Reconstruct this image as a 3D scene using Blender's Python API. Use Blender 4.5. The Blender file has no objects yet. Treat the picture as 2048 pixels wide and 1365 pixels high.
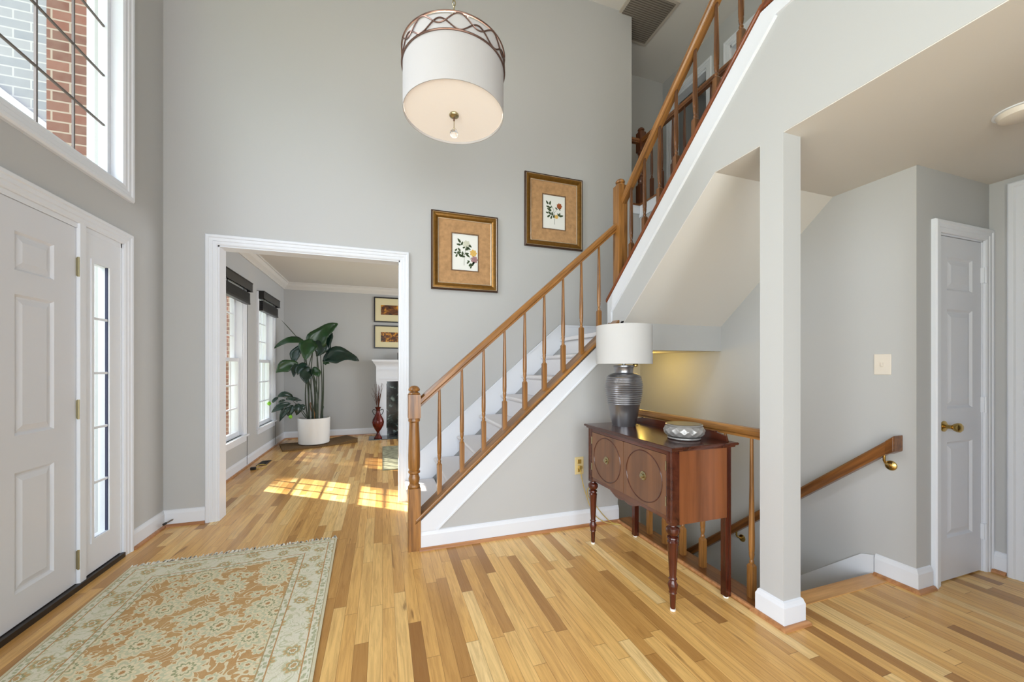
import bpy, bmesh, math, random
from mathutils import Vector, Matrix
random.seed(7)
SC = bpy.context.scene
COL = SC.collection
PI = math.pi
def lin(r, g, b):
    f = lambda c: (c/255/12.92) if c/255 <= .04045 else ((c/255+.055)/1.055)**2.4
    return (f(r), f(g), f(b), 1)

# ------------------------------------------------------------ camera
cam = bpy.data.cameras.new('camera')
cam.sensor_width = 36; cam.lens = 36*768/2048
cam.shift_y = 53/2048
cam.clip_start = .05; cam.clip_end = 300
camo = bpy.data.objects.new('camera', cam); COL.objects.link(camo)
camo.location = (0, 0, 1.28)
camo.rotation_euler = (PI/2, 0, -math.radians(18.64))
SC.camera = camo
# ------------------------------------------------------------ sky, sun, daylight, added fill lamps, exposure
w = bpy.data.worlds.new('sky'); SC.world = w; w.use_nodes = True
wn = w.node_tree; wn.nodes['Background'].inputs[0].default_value = (.80, .90, 1.0, 1)
wn.nodes['Background'].inputs[1].default_value = 2.2
sun = bpy.data.lights.new('sun', 'SUN'); sun.energy = 22; sun.angle = math.radians(.55); sun.color = (1, .93, .80)
suno = bpy.data.objects.new('sun', sun); COL.objects.link(suno); suno.location = (-12, 12, 14)
suno.rotation_euler = Vector((.64, -.48, -.60)).to_track_quat('-Z', 'Y').to_euler()
def area(name, loc, direction, sx, sy, power, color, spread=180):
    l = bpy.data.lights.new(name, 'AREA'); l.shape = 'RECTANGLE'; l.size = sx; l.size_y = sy
    l.energy = power; l.color = color; l.spread = math.radians(spread)
    o = bpy.data.objects.new(name, l); COL.objects.link(o); o.location = loc
    o.rotation_euler = Vector(direction).to_track_quat('-Z', 'Y').to_euler(); return o
area('fill_rear', (-.1, -2.2, 1.45), (0, 1, -.03), 2.8, 2.3, 112, (.93, .97, 1))  # added fill lamp behind the camera, at an invented opening
area('fill_front_room', (-2.0, -.55, 1.4), (1, .1, 0), 1.9, 1.9, 80, (.91, .96, 1))  # added lamp at an unseen opening, brightens the left-facing surfaces
area('daylight_foyer_window', (-2.6, 1.3, 3.7), (1, .0, -.6), 1.8, 2.0, 95, (.91, .96, 1), 115)
area('fill_living_side', (3.45, 5.6, 1.5), (-1, 0, 0), 2.4, 1.8, 62, (.97, .98, 1))  # added fill for the living room, its side window is assumed
SC.view_settings.view_transform = 'Standard'; SC.view_settings.look = 'None'
SC.view_settings.exposure = 0; SC.view_settings.gamma = 1; SC.view_settings.use_curve_mapping = False

# ------------------------------------------------------------ materials
def new_mat(name):
    m = bpy.data.materials.new(name); m.use_nodes = True
    nt = m.node_tree; return m, nt, nt.nodes['Principled BSDF']
def nd(nt, typ, ins=None, **props):
    n = nt.nodes.new(typ)
    for k, v in props.items(): setattr(n, k, v)
    for k, v in (ins or {}).items():
        if isinstance(v, bpy.types.NodeSocket): nt.links.new(v, n.inputs[k])
        else: n.inputs[k].default_value = v
    return n
def mth(nt, op, a, b=None, c=None):
    ins = {0: a}
    if b is not None: ins[1] = b
    if c is not None: ins[2] = c
    return nd(nt, 'ShaderNodeMath', ins, operation=op).outputs[0]
def mixc(nt, fac, a, b):
    n = nt.nodes.new('ShaderNodeMix'); n.data_type = 'RGBA'
    for i, v in ((0, fac), (6, a), (7, b)):
        if isinstance(v, bpy.types.NodeSocket): nt.links.new(v, n.inputs[i])
        else: n.inputs[i].default_value = v
    return n.outputs[2]
def ramp(nt, fac, stops, mode='LINEAR'):
    n = nt.nodes.new('ShaderNodeValToRGB'); n.color_ramp.interpolation = mode
    e = n.color_ramp.elements
    while len(e) < len(stops): e.new(.5)
    for x, (p, c) in zip(e, stops): x.position = p; x.color = c
    nt.links.new(fac, n.inputs[0]); return n.outputs[0]
def flat(name, col, rough=.5, metal=0, spec=.5, emit=None, estr=0, noise=0, nscale=40, bump=0, trans=0):
    m, nt, b = new_mat(name)
    b.inputs['Base Color'].default_value = col; b.inputs['Roughness'].default_value = rough
    b.inputs['Metallic'].default_value = metal; b.inputs['Specular IOR Level'].default_value = spec
    if trans: b.inputs['Transmission Weight'].default_value = trans
    if emit: b.inputs['Emission Color'].default_value = emit; b.inputs['Emission Strength'].default_value = estr
    if noise or bump:
        tc = nd(nt, 'ShaderNodeTexCoord'); nz = nd(nt, 'ShaderNodeTexNoise', {'Vector': tc.outputs['Object'], 'Scale': nscale, 'Detail': 4})
        if noise:
            d = tuple(c*(1-noise) for c in col[:3])+(1,); l = tuple(min(1, c*(1+noise)) for c in col[:3])+(1,)
            nt.links.new(ramp(nt, nz.outputs[0], [(.3, d), (.7, l)]), b.inputs['Base Color'])
        if bump:
            bp = nd(nt, 'ShaderNodeBump', {'Height': nz.outputs[0], 'Strength': bump, 'Distance': .01})
            nt.links.new(bp.outputs[0], b.inputs['Normal'])
    return m
def wood(name, dark, light, axis='Z', slope=0, rough=.32, scale=1, coat=.2):
    """grain runs along axis; slope tips it in the XZ or YZ plane"""
    m, nt, b = new_mat(name)
    tc = nd(nt, 'ShaderNodeTexCoord')
    rot = {'Z': (0, 0, 0), 'X': (0, 0, 0), 'Y': (0, 0, 0), 'XS': (0, slope, 0), 'YS': (slope, 0, 0)}[axis]
    mp0 = nd(nt, 'ShaderNodeMapping', {'Vector': tc.outputs['Object'], 'Rotation': rot})
    s = {'Z': (38, 38, 2.2), 'X': (2.2, 38, 38), 'Y': (38, 2.2, 38), 'XS': (2.2, 38, 38), 'YS': (38, 2.2, 38)}[axis]
    mp = nd(nt, 'ShaderNodeMapping', {'Vector': mp0.outputs[0], 'Scale': tuple(q*scale for q in s)})
    nz = nd(nt, 'ShaderNodeTexNoise', {'Vector': mp.outputs[0], 'Scale': 1, 'Detail': 5, 'Roughness': .6, 'Distortion': .4})
    nt.links.new(ramp(nt, nz.outputs[0], [(.32, dark), (.68, light)]), b.inputs['Base Color'])
    b.inputs['Roughness'].default_value = rough; b.inputs['Coat Weight'].default_value = coat; b.inputs['Coat Roughness'].default_value = .15
    bp = nd(nt, 'ShaderNodeBump', {'Height': nz.outputs[0], 'Strength': .15, 'Distance': .002})
    nt.links.new(bp.outputs[0], b.inputs['Normal'])
    return m
def floor_mat():
    m, nt, b = new_mat('oak_strip_floor')
    g = nd(nt, 'ShaderNodeNewGeometry'); sp = nd(nt, 'ShaderNodeSeparateXYZ', {0: g.outputs['Position']})
    X, Y = sp.outputs[0], sp.outputs[1]
    W, L = .0612, .78
    rx = mth(nt, 'DIVIDE', X, W); row = mth(nt, 'FLOOR', rx); fx = mth(nt, 'FRACT', rx)
    rnd = nd(nt, 'ShaderNodeTexWhiteNoise', {'W': row}, noise_dimensions='1D').outputs['Value']
    ly = mth(nt, 'ADD', mth(nt, 'DIVIDE', Y, L), mth(nt, 'MULTIPLY', rnd, 7.3))
    idx = mth(nt, 'FLOOR', ly); fy = mth(nt, 'FRACT', ly)
    cv = nd(nt, 'ShaderNodeCombineXYZ', {0: row, 1: idx, 2: 3.7})
    wn2 = nd(nt, 'ShaderNodeTexWhiteNoise', {'Vector': cv.outputs[0]}, noise_dimensions='3D')
    plank = ramp(nt, wn2.outputs['Value'], [(0, lin(160, 114, 62)), (.12, lin(190, 142, 80)), (.32, lin(222, 172, 100)), (.6, lin(236, 188, 114)), (.85, lin(245, 204, 132)), (1, lin(250, 220, 160))])
    # grain
    off = nd(nt, 'ShaderNodeVectorMath', {0: wn2.outputs['Color'], 1: (40, 40, 40)}, operation='MULTIPLY').outputs[0]
    pv = nd(nt, 'ShaderNodeVectorMath', {0: g.outputs['Position'], 1: (55, 3.2, 1)}, operation='MULTIPLY').outputs[0]
    gv = nd(nt, 'ShaderNodeVectorMath', {0: pv, 1: off}, operation='ADD').outputs[0]
    gr = nd(nt, 'ShaderNodeTexNoise', {'Vector': gv, 'Scale': 1, 'Detail': 6, 'Roughness': .65, 'Distortion': .8}).outputs[0]
    col = mixc(nt, ramp(nt, gr, [(.34, (.38, .38, .38, 1)), (.6, (0, 0, 0, 1))]), plank, lin(140, 92, 44))
    pv2 = nd(nt, 'ShaderNodeVectorMath', {0: g.outputs['Position'], 1: (16, 1.7, 1)}, operation='MULTIPLY').outputs[0]
    gv2 = nd(nt, 'ShaderNodeVectorMath', {0: pv2, 1: off}, operation='ADD').outputs[0]
    st = nd(nt, 'ShaderNodeTexNoise', {'Vector': gv2, 'Scale': 1, 'Detail': 3, 'Distortion': 1.2}).outputs[0]
    col = mixc(nt, ramp(nt, st, [(.25, (.65, .65, .65, 1)), (.33, (0, 0, 0, 1))]), col, lin(104, 64, 30))
    ex = mth(nt, 'ABSOLUTE', mth(nt, 'SUBTRACT', fx, .5)); ey = mth(nt, 'ABSOLUTE', mth(nt, 'SUBTRACT', fy, .5))
    gap = mth(nt, 'MAXIMUM', mth(nt, 'GREATER_THAN', ex, .487), mth(nt, 'GREATER_THAN', ey, .4985))
    col = mixc(nt, mth(nt, 'MULTIPLY', gap, .6), col, lin(92, 58, 28))
    nt.links.new(col, b.inputs['Base Color'])
    b.inputs['Roughness'].default_value = .27; b.inputs['Specular IOR Level'].default_value = .45
    bp = nd(nt, 'ShaderNodeBump', {'Height': mth(nt, 'SUBTRACT', mth(nt, 'MULTIPLY', gr, .3), gap), 'Strength': .12, 'Distance': .003})
    nt.links.new(bp.outputs[0], b.inputs['Normal'])
    return m
def brick_mat(name, c1, c2, mortar, swap):
    m, nt, b = new_mat(name)
    tc = nd(nt, 'ShaderNodeNewGeometry'); sp = nd(nt, 'ShaderNodeSeparateXYZ', {0: tc.outputs['Position']})
    v = nd(nt, 'ShaderNodeCombineXYZ', {0: sp.outputs[0 if not swap else 1], 1: sp.outputs[2], 2: 0})
    br = nd(nt, 'ShaderNodeTexBrick', {'Vector': v.outputs[0], 'Color1': c1, 'Color2': c2, 'Mortar': mortar, 'Scale': 1, 'Mortar Size': .006, 'Mortar Smooth': .1, 'Brick Width': .212, 'Row Height': .076})
    nz = nd(nt, 'ShaderNodeTexNoise', {'Vector': tc.outputs['Position'], 'Scale': 14, 'Detail': 4})
    nt.links.new(mixc(nt, mth(nt, 'MULTIPLY', nz.outputs[0], .35), br.outputs[0], mortar), b.inputs['Base Color'])
    b.inputs['Roughness'].default_value = .9
    bp = nd(nt, 'ShaderNodeBump', {'Height': br.outputs['Fac'], 'Strength': .4, 'Distance': -.01}); nt.links.new(bp.outputs[0], b.inputs['Normal'])
    return m
def rug_mat():
    """object coordinates: x across (half width .6), y along (half length .93)"""
    m, nt, b = new_mat('oriental_rug')
    tc = nd(nt, 'ShaderNodeTexCoord'); sp = nd(nt, 'ShaderNodeSeparateXYZ', {0: tc.outputs['Object']})
    dx = mth(nt, 'SUBTRACT', .6, mth(nt, 'ABSOLUTE', sp.outputs[0])); dy = mth(nt, 'SUBTRACT', .95, mth(nt, 'ABSOLUTE', sp.outputs[1]))
    d = mth(nt, 'MINIMUM', dx, dy)
    warp = nd(nt, 'ShaderNodeTexNoise', {'Vector': tc.outputs['Object'], 'Scale': 9, 'Detail': 2})
    wv = nd(nt, 'ShaderNodeVectorMath', {0: tc.outputs['Object'], 1: nd(nt, 'ShaderNodeVectorMath', {0: warp.outputs['Color'], 1: (.05, .05, 0)}, operation='MULTIPLY').outputs[0]}, operation='ADD').outputs[0]
    def flowers(scale, petals, radius, seedshift):
        vv = nd(nt, 'ShaderNodeVectorMath', {0: wv, 1: (seedshift, seedshift*.7, 0)}, operation='ADD').outputs[0]
        vo = nd(nt, 'ShaderNodeTexVoronoi', {'Vector': vv, 'Scale': scale, 'Randomness': .85}, voronoi_dimensions='2D')
        sv = nd(nt, 'ShaderNodeVectorMath', {0: vv, 1: (scale, scale, scale)}, operation='MULTIPLY').outputs[0]
        ps = nd(nt, 'ShaderNodeVectorMath', {0: vo.outputs['Position'], 1: (scale, scale, scale)}, operation='MULTIPLY').outputs[0]
        dv = nd(nt, 'ShaderNodeVectorMath', {0: sv, 1: ps}, operation='SUBTRACT').outputs[0]
        s2 = nd(nt, 'ShaderNodeSeparateXYZ', {0: dv})
        ang = mth(nt, 'ARCTAN2', s2.outputs[1], s2.outputs[0])
        pet = mth(nt, 'ABSOLUTE', mth(nt, 'SINE', mth(nt, 'MULTIPLY', ang, petals/2)))
        R = mth(nt, 'MULTIPLY', mth(nt, 'ADD', .7, mth(nt, 'MULTIPLY', pet, .3)), radius)
        return mth(nt, 'DIVIDE', vo.outputs['Distance'], R), vo.outputs['Color']
    gold, cream, sage, green, rust, pale = lin(206, 160, 100), lin(238, 230, 200), lin(206, 212, 182), lin(146, 160, 124), lin(186, 134, 84), lin(236, 237, 222)
    # field
    r1, c1 = flowers(4.7, 11, .42, 0)
    r2, c2 = flowers(10, 7, .36, 3.3)
    vine = nd(nt, 'ShaderNodeTexNoise', {'Vector': tc.outputs['Object'], 'Scale': 11, 'Detail': 1, 'Distortion': 1.6}).outputs[0]
    vl = mth(nt, 'LESS_THAN', mth(nt, 'ABSOLUTE', mth(nt, 'SUBTRACT', vine, .5)), .026)
    big = nd(nt, 'ShaderNodeTexNoise', {'Vector': tc.outputs['Object'], 'Scale': 2.2}).outputs[0]
    field = mixc(nt, big, lin(214, 172, 114), rust)
    field = mixc(nt, vl, field, cream)
    f2 = ramp(nt, r2, [(0, rust), (.28, cream), (.55, sage), (.85, cream)], 'CONSTANT')
    field = mixc(nt, mth(nt, 'LESS_THAN', r2, 1), field, f2)
    f1 = ramp(nt, r1, [(0, rust), (.14, cream), (.34, green), (.46, cream), (.66, sage), (.84, cream)], 'CONSTANT')
    field = mixc(nt, mth(nt, 'LESS_THAN', r1, 1), field, f1)
    # border
    r3, c3 = flowers(8.5, 8, .36, 6.1)
    v3 = nd(nt, 'ShaderNodeTexNoise', {'Vector': tc.outputs['Object'], 'Scale': 16, 'Detail': 1, 'Distortion': 1.5}).outputs[0]
    bd = mixc(nt, mth(nt, 'LESS_THAN', mth(nt, 'ABSOLUTE', mth(nt, 'SUBTRACT', v3, .5)), .035), pale, sage)
    b3 = ramp(nt, r3, [(0, lin(196, 160, 112)), (.3, pale), (.45, green), (.6, lin(202, 172, 124)), (.85, sage)], 'CONSTANT')
    bd = mixc(nt, mth(nt, 'LESS_THAN', r3, 1), bd, b3)
    col = mixc(nt, mth(nt, 'GREATER_THAN', d, .225), bd, field)
    def band(lo, hi, c, col):
        k = mth(nt, 'MULTIPLY', mth(nt, 'GREATER_THAN', d, lo), mth(nt, 'LESS_THAN', d, hi)); return mixc(nt, k, col, c)
    sm, _ = flowers(40, 4, .4, 1)
    small = mixc(nt, mth(nt, 'LESS_THAN', sm, 1), pale, lin(178, 188, 158))
    col = band(-1, .012, lin(222, 218, 192), col); col = band(.012, .016, lin(168, 160, 128), col)
    col = band(.021, .05, small, col); col = band(.05, .056, lin(190, 138, 88), col)
    col = band(.185, .191, lin(190, 138, 88), col); col = band(.191, .22, small, col); col = band(.22, .226, lin(176, 150, 108), col)
    fine = nd(nt, 'ShaderNodeTexNoise', {'Vector': tc.outputs['Object'], 'Scale': 130, 'Detail': 3}).outputs[0]
    fade = nd(nt, 'ShaderNodeTexNoise', {'Vector': tc.outputs['Object'], 'Scale': 24, 'Detail': 3}).outputs[0]
    col = mixc(nt, mth(nt, 'MULTIPLY', fade, .42), col, lin(226, 208, 164))
    col = mixc(nt, mth(nt, 'MULTIPLY', fine, .22), col, lin(120, 98, 66))
    nt.links.new(col, b.inputs['Base Color']); b.inputs['Roughness'].default_value = .95; b.inputs['Specular IOR Level'].default_value = .1
    bp = nd(nt, 'ShaderNodeBump', {'Height': fine, 'Strength': .5, 'Distance': .004}); nt.links.new(bp.outputs[0], b.inputs['Normal'])
    return m
def glass_mat(name, tint=(1, 1, 1, 1), refl=.06):
    m, nt, b = new_mat(name); nt.nodes.remove(b)
    t = nd(nt, 'ShaderNodeBsdfTransparent', {'Color': tint}); g = nd(nt, 'ShaderNodeBsdfGlossy', {'Roughness': .02})
    mx = nd(nt, 'ShaderNodeMixShader', {0: refl, 1: t.outputs[0], 2: g.outputs[0]})
    nt.links.new(mx.outputs[0], nt.nodes['Material Output'].inputs[0]); return m
def shade_mat(name, col, estr, ecol):
    m, nt, b = new_mat(name); b.inputs['Base Color'].default_value = col; b.inputs['Roughness'].default_value = .9
    b.inputs['Specular IOR Level'].default_value = .1
    b.inputs['Emission Color'].default_value = ecol; b.inputs['Emission Strength'].default_value = estr
    tc = nd(nt, 'ShaderNodeTexCoord'); nz = nd(nt, 'ShaderNodeTexNoise', {'Vector': tc.outputs['Object'], 'Scale': 220, 'Detail': 2})
    bp = nd(nt, 'ShaderNodeBump', {'Height': nz.outputs[0], 'Strength': .15, 'Distance': .002}); nt.links.new(bp.outputs[0], b.inputs['Normal'])
    return m
M = {}
M['wall'] = flat('grey_wall_paint', lin(188, 189, 189), .75, spec=.25, bump=.02, nscale=180)
M['ceil'] = flat('ceiling_paint', lin(217, 214, 209), .9, spec=.1)
M['trim'] = flat('white_trim_paint', lin(226, 230, 237), .35, spec=.4)
M['door'] = flat('white_door_paint', lin(217, 220, 227), .38, spec=.4)
M['floor'] = floor_mat()
SL = math.atan(.885)
oakd, oakl = lin(98, 62, 26), lin(172, 120, 62)
M['oak_z'] = wood('oak_turned', oakd, oakl, 'Z')
M['oak_x'] = wood('oak_along_x', oakd, oakl, 'X'); M['oak_y'] = wood('oak_along_y', oakd, oakl, 'Y')
M['oak_xs'] = wood('oak_rail_sloped_x', oakd, oakl, 'XS', SL); M['oak_ys'] = wood('oak_rail_sloped_y', oakd, oakl, 'YS', SL)
M['oak_dark_y'] = wood('dark_oak_along_y', lin(84, 48, 22), lin(140, 88, 44), 'Y'); M['oak_dark_ys'] = wood('dark_oak_sloped', lin(92, 44, 22), lin(140, 78, 42), 'YS', SL)
M['oak_dark_z'] = wood('dark_oak_turned', lin(62, 32, 18), lin(104, 60, 34), 'Z')
M['shoe'] = wood('shoe_moulding_wood', lin(150, 98, 58), lin(196, 142, 96), 'X')
M['mahogany'] = wood('mahogany_case', lin(72, 40, 24), lin(108, 64, 38), 'Y', rough=.25, scale=.4)
M['mahogany_side'] = wood('mahogany_side_panel', lin(96, 54, 29), lin(134, 80, 47), 'Z', rough=.3, scale=.35)
M['mahogany_dark'] = wood('mahogany_dark', lin(50, 22, 16), lin(86, 44, 30), 'Y', rough=.2, scale=.5)
M['mahogany_leg'] = wood('mahogany_leg', lin(46, 18, 12), lin(92, 40, 24), 'Z', rough=.18)
M['walnut_door'] = wood('walnut_veneer', lin(84, 54, 34), lin(124, 82, 50), 'Z', rough=.3, scale=.3)
M['brass'] = flat('brass', lin(196, 166, 100), .25, 1); M['old_brass'] = flat('antique_brass', lin(176, 166, 132), .32, 1)
M['chrome'] = flat('pewter', lin(150, 148, 146), .28, 1)
M['black'] = flat('black_metal', lin(24, 22, 20), .4)
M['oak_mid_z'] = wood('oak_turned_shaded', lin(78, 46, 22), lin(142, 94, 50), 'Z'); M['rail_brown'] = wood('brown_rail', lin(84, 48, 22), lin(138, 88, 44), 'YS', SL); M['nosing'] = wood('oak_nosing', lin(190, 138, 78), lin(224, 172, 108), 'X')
M['carpet'] = flat('grey_carpet', lin(224, 222, 224), .98, spec=.05, noise=.06, nscale=260, bump=.4)
M['gold'] = flat('antique_gold_frame', lin(126, 88, 30), .32, .55, noise=.18, nscale=30)
M['gold_edge'] = flat('dark_frame_edge', lin(70, 46, 30), .4, .3); M['silver_edge'] = flat('silver_frame_bead', lin(224, 210, 186), .3, .7)
M['suede'] = flat('tan_suede_mat', lin(180, 142, 102), .95, spec=.1, noise=.16, nscale=26)
M['paper'] = flat('print_paper', lin(232, 234, 230), .7); M['ink_line'] = flat('dark_brown_line', lin(70, 50, 42), .7)
M['leaf_print'] = flat('printed_leaf_green', lin(58, 74, 44), .8, noise=.25, nscale=120)
M['rose'] = flat('printed_rust_rose', lin(160, 84, 44), .8, noise=.3, nscale=160); M['yellow_rose'] = flat('printed_yellow_rose', lin(216, 178, 96), .8, noise=.15, nscale=160)
M['white_rose'] = flat('printed_white_rose', lin(206, 208, 190), .8, noise=.12, nscale=160); M['mauve_rose'] = flat('printed_mauve_rose', lin(156, 120, 124), .8, noise=.3, nscale=160)
M['ivory'] = flat('ivory_plastic', lin(224, 216, 204), .4); M['cream_brass'] = flat('brass_plate', lin(206, 176, 96), .3, .6)
M['pot'] = flat('white_glazed_pot', lin(232, 231, 228), .3); M['soil'] = flat('potting_soil', lin(52, 38, 28), .95, noise=.4, nscale=60)
M['leaf'] = flat('glossy_leaf', lin(34, 66, 32), .28, noise=.3, nscale=7); M['leaf_dark'] = flat('dark_glossy_leaf', lin(22, 46, 36), .22, noise=.3, nscale=9)
M['leaf_bud'] = flat('lime_bud', lin(128, 186, 48), .5); M['stem'] = flat('green_stem', lin(44, 56, 34), .5, noise=.3); M['dry'] = flat('dry_stem', lin(150, 104, 62), .8)
M['straw'] = flat('woven_straw', lin(108, 82, 48), .95, noise=.35, nscale=90, bump=.7)
M['vase'] = flat('oxblood_glaze', lin(92, 26, 16), .2, .2, noise=.4, nscale=14); M['twig'] = flat('red_brown_twig', lin(84, 46, 30), .9)
def marble_mat():
    m, nt, b = new_mat('green_black_marble')
    tc = nd(nt, 'ShaderNodeTexCoord'); nz = nd(nt, 'ShaderNodeTexNoise', {'Vector': tc.outputs['Object'], 'Scale': 6, 'Detail': 6, 'Distortion': 2.2})
    nt.links.new(ramp(nt, nz.outputs[0], [(.48, lin(14, 18, 20)), (.6, lin(40, 54, 54)), (.68, lin(120, 136, 132))]), b.inputs['Base Color']); b.inputs['Roughness'].default_value = .12
    return m
M['marble'] = marble_mat()
M['blind'] = flat('dark_bronze_blind', lin(20, 16, 13), .35, noise=.2, nscale=20); M['soot'] = flat('firebox', lin(10, 10, 10), .9)
M['black_frame'] = flat('black_picture_frame', lin(20, 16, 16), .35); M['ivory_mat'] = flat('ivory_mat_board', lin(226, 216, 176), .8)
def autumn_mat(name, thr, sc):
    m, nt, b = new_mat(name)
    tc = nd(nt, 'ShaderNodeTexCoord'); nz = nd(nt, 'ShaderNodeTexNoise', {'Vector': tc.outputs['Object'], 'Scale': sc, 'Detail': 3, 'Distortion': .8})
    nt.links.new(ramp(nt, nz.outputs[0], [(.35, lin(40, 18, 6)), (thr, lin(110, 60, 14)), (thr+.1, lin(206, 140, 26)), (.8, lin(232, 176, 60))]), b.inputs['Base Color']); b.inputs['Roughness'].default_value = .4
    return m
M['photo_a'] = autumn_mat('autumn_leaf_print', .55, 9); M['photo_b'] = autumn_mat('autumn_berries_print', .52, 22)
M['shade'] = shade_mat('white_linen_shade', lin(186, 184, 184), .0, (1, .97, .94, 1)); M['diffuser'] = shade_mat('frosted_diffuser', lin(226, 218, 208), .26, (1, .93, .86, 1))
M['shade_off'] = shade_mat('white_drum_shade', lin(192, 192, 192), .0, (1, 1, 1, 1))
M['bronze'] = flat('brushed_bronze', lin(128, 102, 92), .32, .9); M['crystal'] = flat('crystal', (1, 1, 1, 1), .02, trans=1)
M['pewter_vase'] = flat('gunmetal_ceramic', lin(146, 146, 150), .3, .88); M['silver_bowl'] = flat('silver_ceramic', lin(158, 156, 154), .33, .45); M['bowl_in'] = flat('dark_glaze', lin(52, 46, 50), .15)
M['felt'] = flat('white_glide', lin(236, 232, 226), .7); M['cord'] = flat('clear_gold_cord', lin(196, 170, 84), .35)
M['glass'] = glass_mat('window_glass'); M['navy'] = flat('navy_glazing_seal', lin(44, 48, 78), .4); M['came'] = flat('dark_glazing_bar', lin(104, 96, 92), .4, .3)
M['brick'] = brick_mat('red_brick', lin(142, 80, 64), lin(112, 60, 48), lin(186, 170, 156), False)
M['brick_pale'] = brick_mat('pale_brick', lin(172, 173, 182), lin(150, 155, 168), lin(206, 206, 210), False)  # haze and reflection of the window glass put into the pale colour
M['lawn'] = flat('lawn', lin(150, 160, 130), .95, noise=.3, nscale=3); M['foliage'] = flat('tree_foliage', lin(86, 116, 62), .8, noise=.3, nscale=3); M['bark'] = flat('bark', lin(86, 68, 52), .9, noise=.3, nscale=12)
M['concrete'] = flat('pale_concrete', lin(212, 208, 200), .9, noise=.08, nscale=4); M['roof'] = flat('pale_shingle', lin(190, 190, 194), .9)
M['vent'] = flat('brown_vent', lin(62, 42, 28), .5); M['rug_small'] = flat('sage_rug', lin(150, 150, 126), .95, noise=.4, nscale=16); M['dim_vent'] = flat('ceiling_grille', lin(190, 182, 170), .7)
M['threshold'] = flat('dark_bronze_threshold', lin(30, 24, 20), .4)

# ------------------------------------------------------------ mesh helpers (world coordinates)
def BM(): return bmesh.new()
def box(bm, x0, x1, y0, y1, z0, z1):
    v = [bm.verts.new((x, y, z)) for x in (x0, x1) for y in (y0, y1) for z in (z0, z1)]
    for f in ((0, 1, 3, 2), (4, 6, 7, 5), (0, 4, 5, 1), (2, 3, 7, 6), (0, 2, 6, 4), (1, 5, 7, 3)): bm.faces.new([v[i] for i in f])
def prism(bm, pts, vec):
    vec = Vector(vec); a = [bm.verts.new(p) for p in pts]; b = [bm.verts.new(Vector(p)+vec) for p in pts]
    bm.faces.new(a); bm.faces.new(b[::-1]); n = len(a)
    for i in range(n): bm.faces.new((a[i], a[(i+1) % n], b[(i+1) % n], b[i]))
def lathe(bm, prof, c, seg=24, rfun=None, flip=False):
    """prof: list of (r, z) in metres above c"""
    rings = []
    for r, z in prof:
        if r < 1e-5: rings.append([bm.verts.new((c[0], c[1], c[2]+z))]); continue
        ring = []
        for i in range(seg):
            a = 2*PI*i/seg; rr = r if rfun is None else rfun(r, z, a)
            ring.append(bm.verts.new((c[0]+rr*math.cos(a), c[1]+rr*math.sin(a), c[2]+z)))
        rings.append(ring)
    for A, B in zip(rings, rings[1:]):
        for i in range(seg):
            j = (i+1) % seg
            if len(A) == 1 and len(B) == 1: continue
            if len(A) == 1: bm.faces.new((A[0], B[i], B[j]))
            elif len(B) == 1: bm.faces.new((A[i], A[j], B[0]))
            else: bm.faces.new((A[i], A[j], B[j], B[i]))
    if len(rings[0]) > 1: bm.faces.new(rings[0][::-1])
    if len(rings[-1]) > 1: bm.faces.new(rings[-1])
def tube(bm, pts, r, seg=8, closed=False, r2=None):
    pts = [Vector(p) for p in pts]; n = len(pts); rings = []
    prev = None
    for i, p in enumerate(pts):
        if closed: t = pts[(i+1) % n]-pts[i-1]
        else: t = pts[min(i+1, n-1)]-pts[max(i-1, 0)]
        t.normalize()
        if prev is None:
            u = t.orthogonal().normalized()
        else:
            u = (prev-t*prev.dot(t)).normalized()
        prev = u; v = t.cross(u)
        rr = r if r2 is None else r+(r2-r)*i/(n-1)
        rings.append([bm.verts.new(p+u*rr*math.cos(2*PI*k/seg)+v*rr*math.sin(2*PI*k/seg)) for k in range(seg)])
    m = n if closed else n-1
    for i in range(m):
        A, B = rings[i], rings[(i+1) % n]
        for k in range(seg): bm.faces.new((A[k], A[(k+1) % seg], B[(k+1) % seg], B[k]))
    if not closed: bm.faces.new(rings[0][::-1]); bm.faces.new(rings[-1])
def sweep(bm, path, prof, up, closed=False):
    """profile (a, b): a along up x travel, b along up; mitred corners"""
    P = [Vector(p) for p in path]; up = Vector(up); n = len(P); rings = []
    for i in range(n):
        ts = []
        if closed or i > 0: ts.append((P[i]-P[i-1]).normalized())
        if closed or i < n-1: ts.append((P[(i+1) % n]-P[i]).normalized())
        ss = [up.cross(t) for t in ts]; ss = [s.normalized() for s in ss]
        m = ss[0] if len(ss) == 1 else (ss[0]+ss[1])/(1+ss[0].dot(ss[1]))
        rings.append([bm.verts.new(P[i]+m*a+up*b) for a, b in prof])
    k = len(prof)
    for i in range(n if closed else n-1):
        A, B = rings[i], rings[(i+1) % n]
        for j in range(k): bm.faces.new((A[j], A[(j+1) % k], B[(j+1) % k], B[j]))
    if not closed: bm.faces.new(rings[0][::-1]); bm.faces.new(rings[-1])
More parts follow.
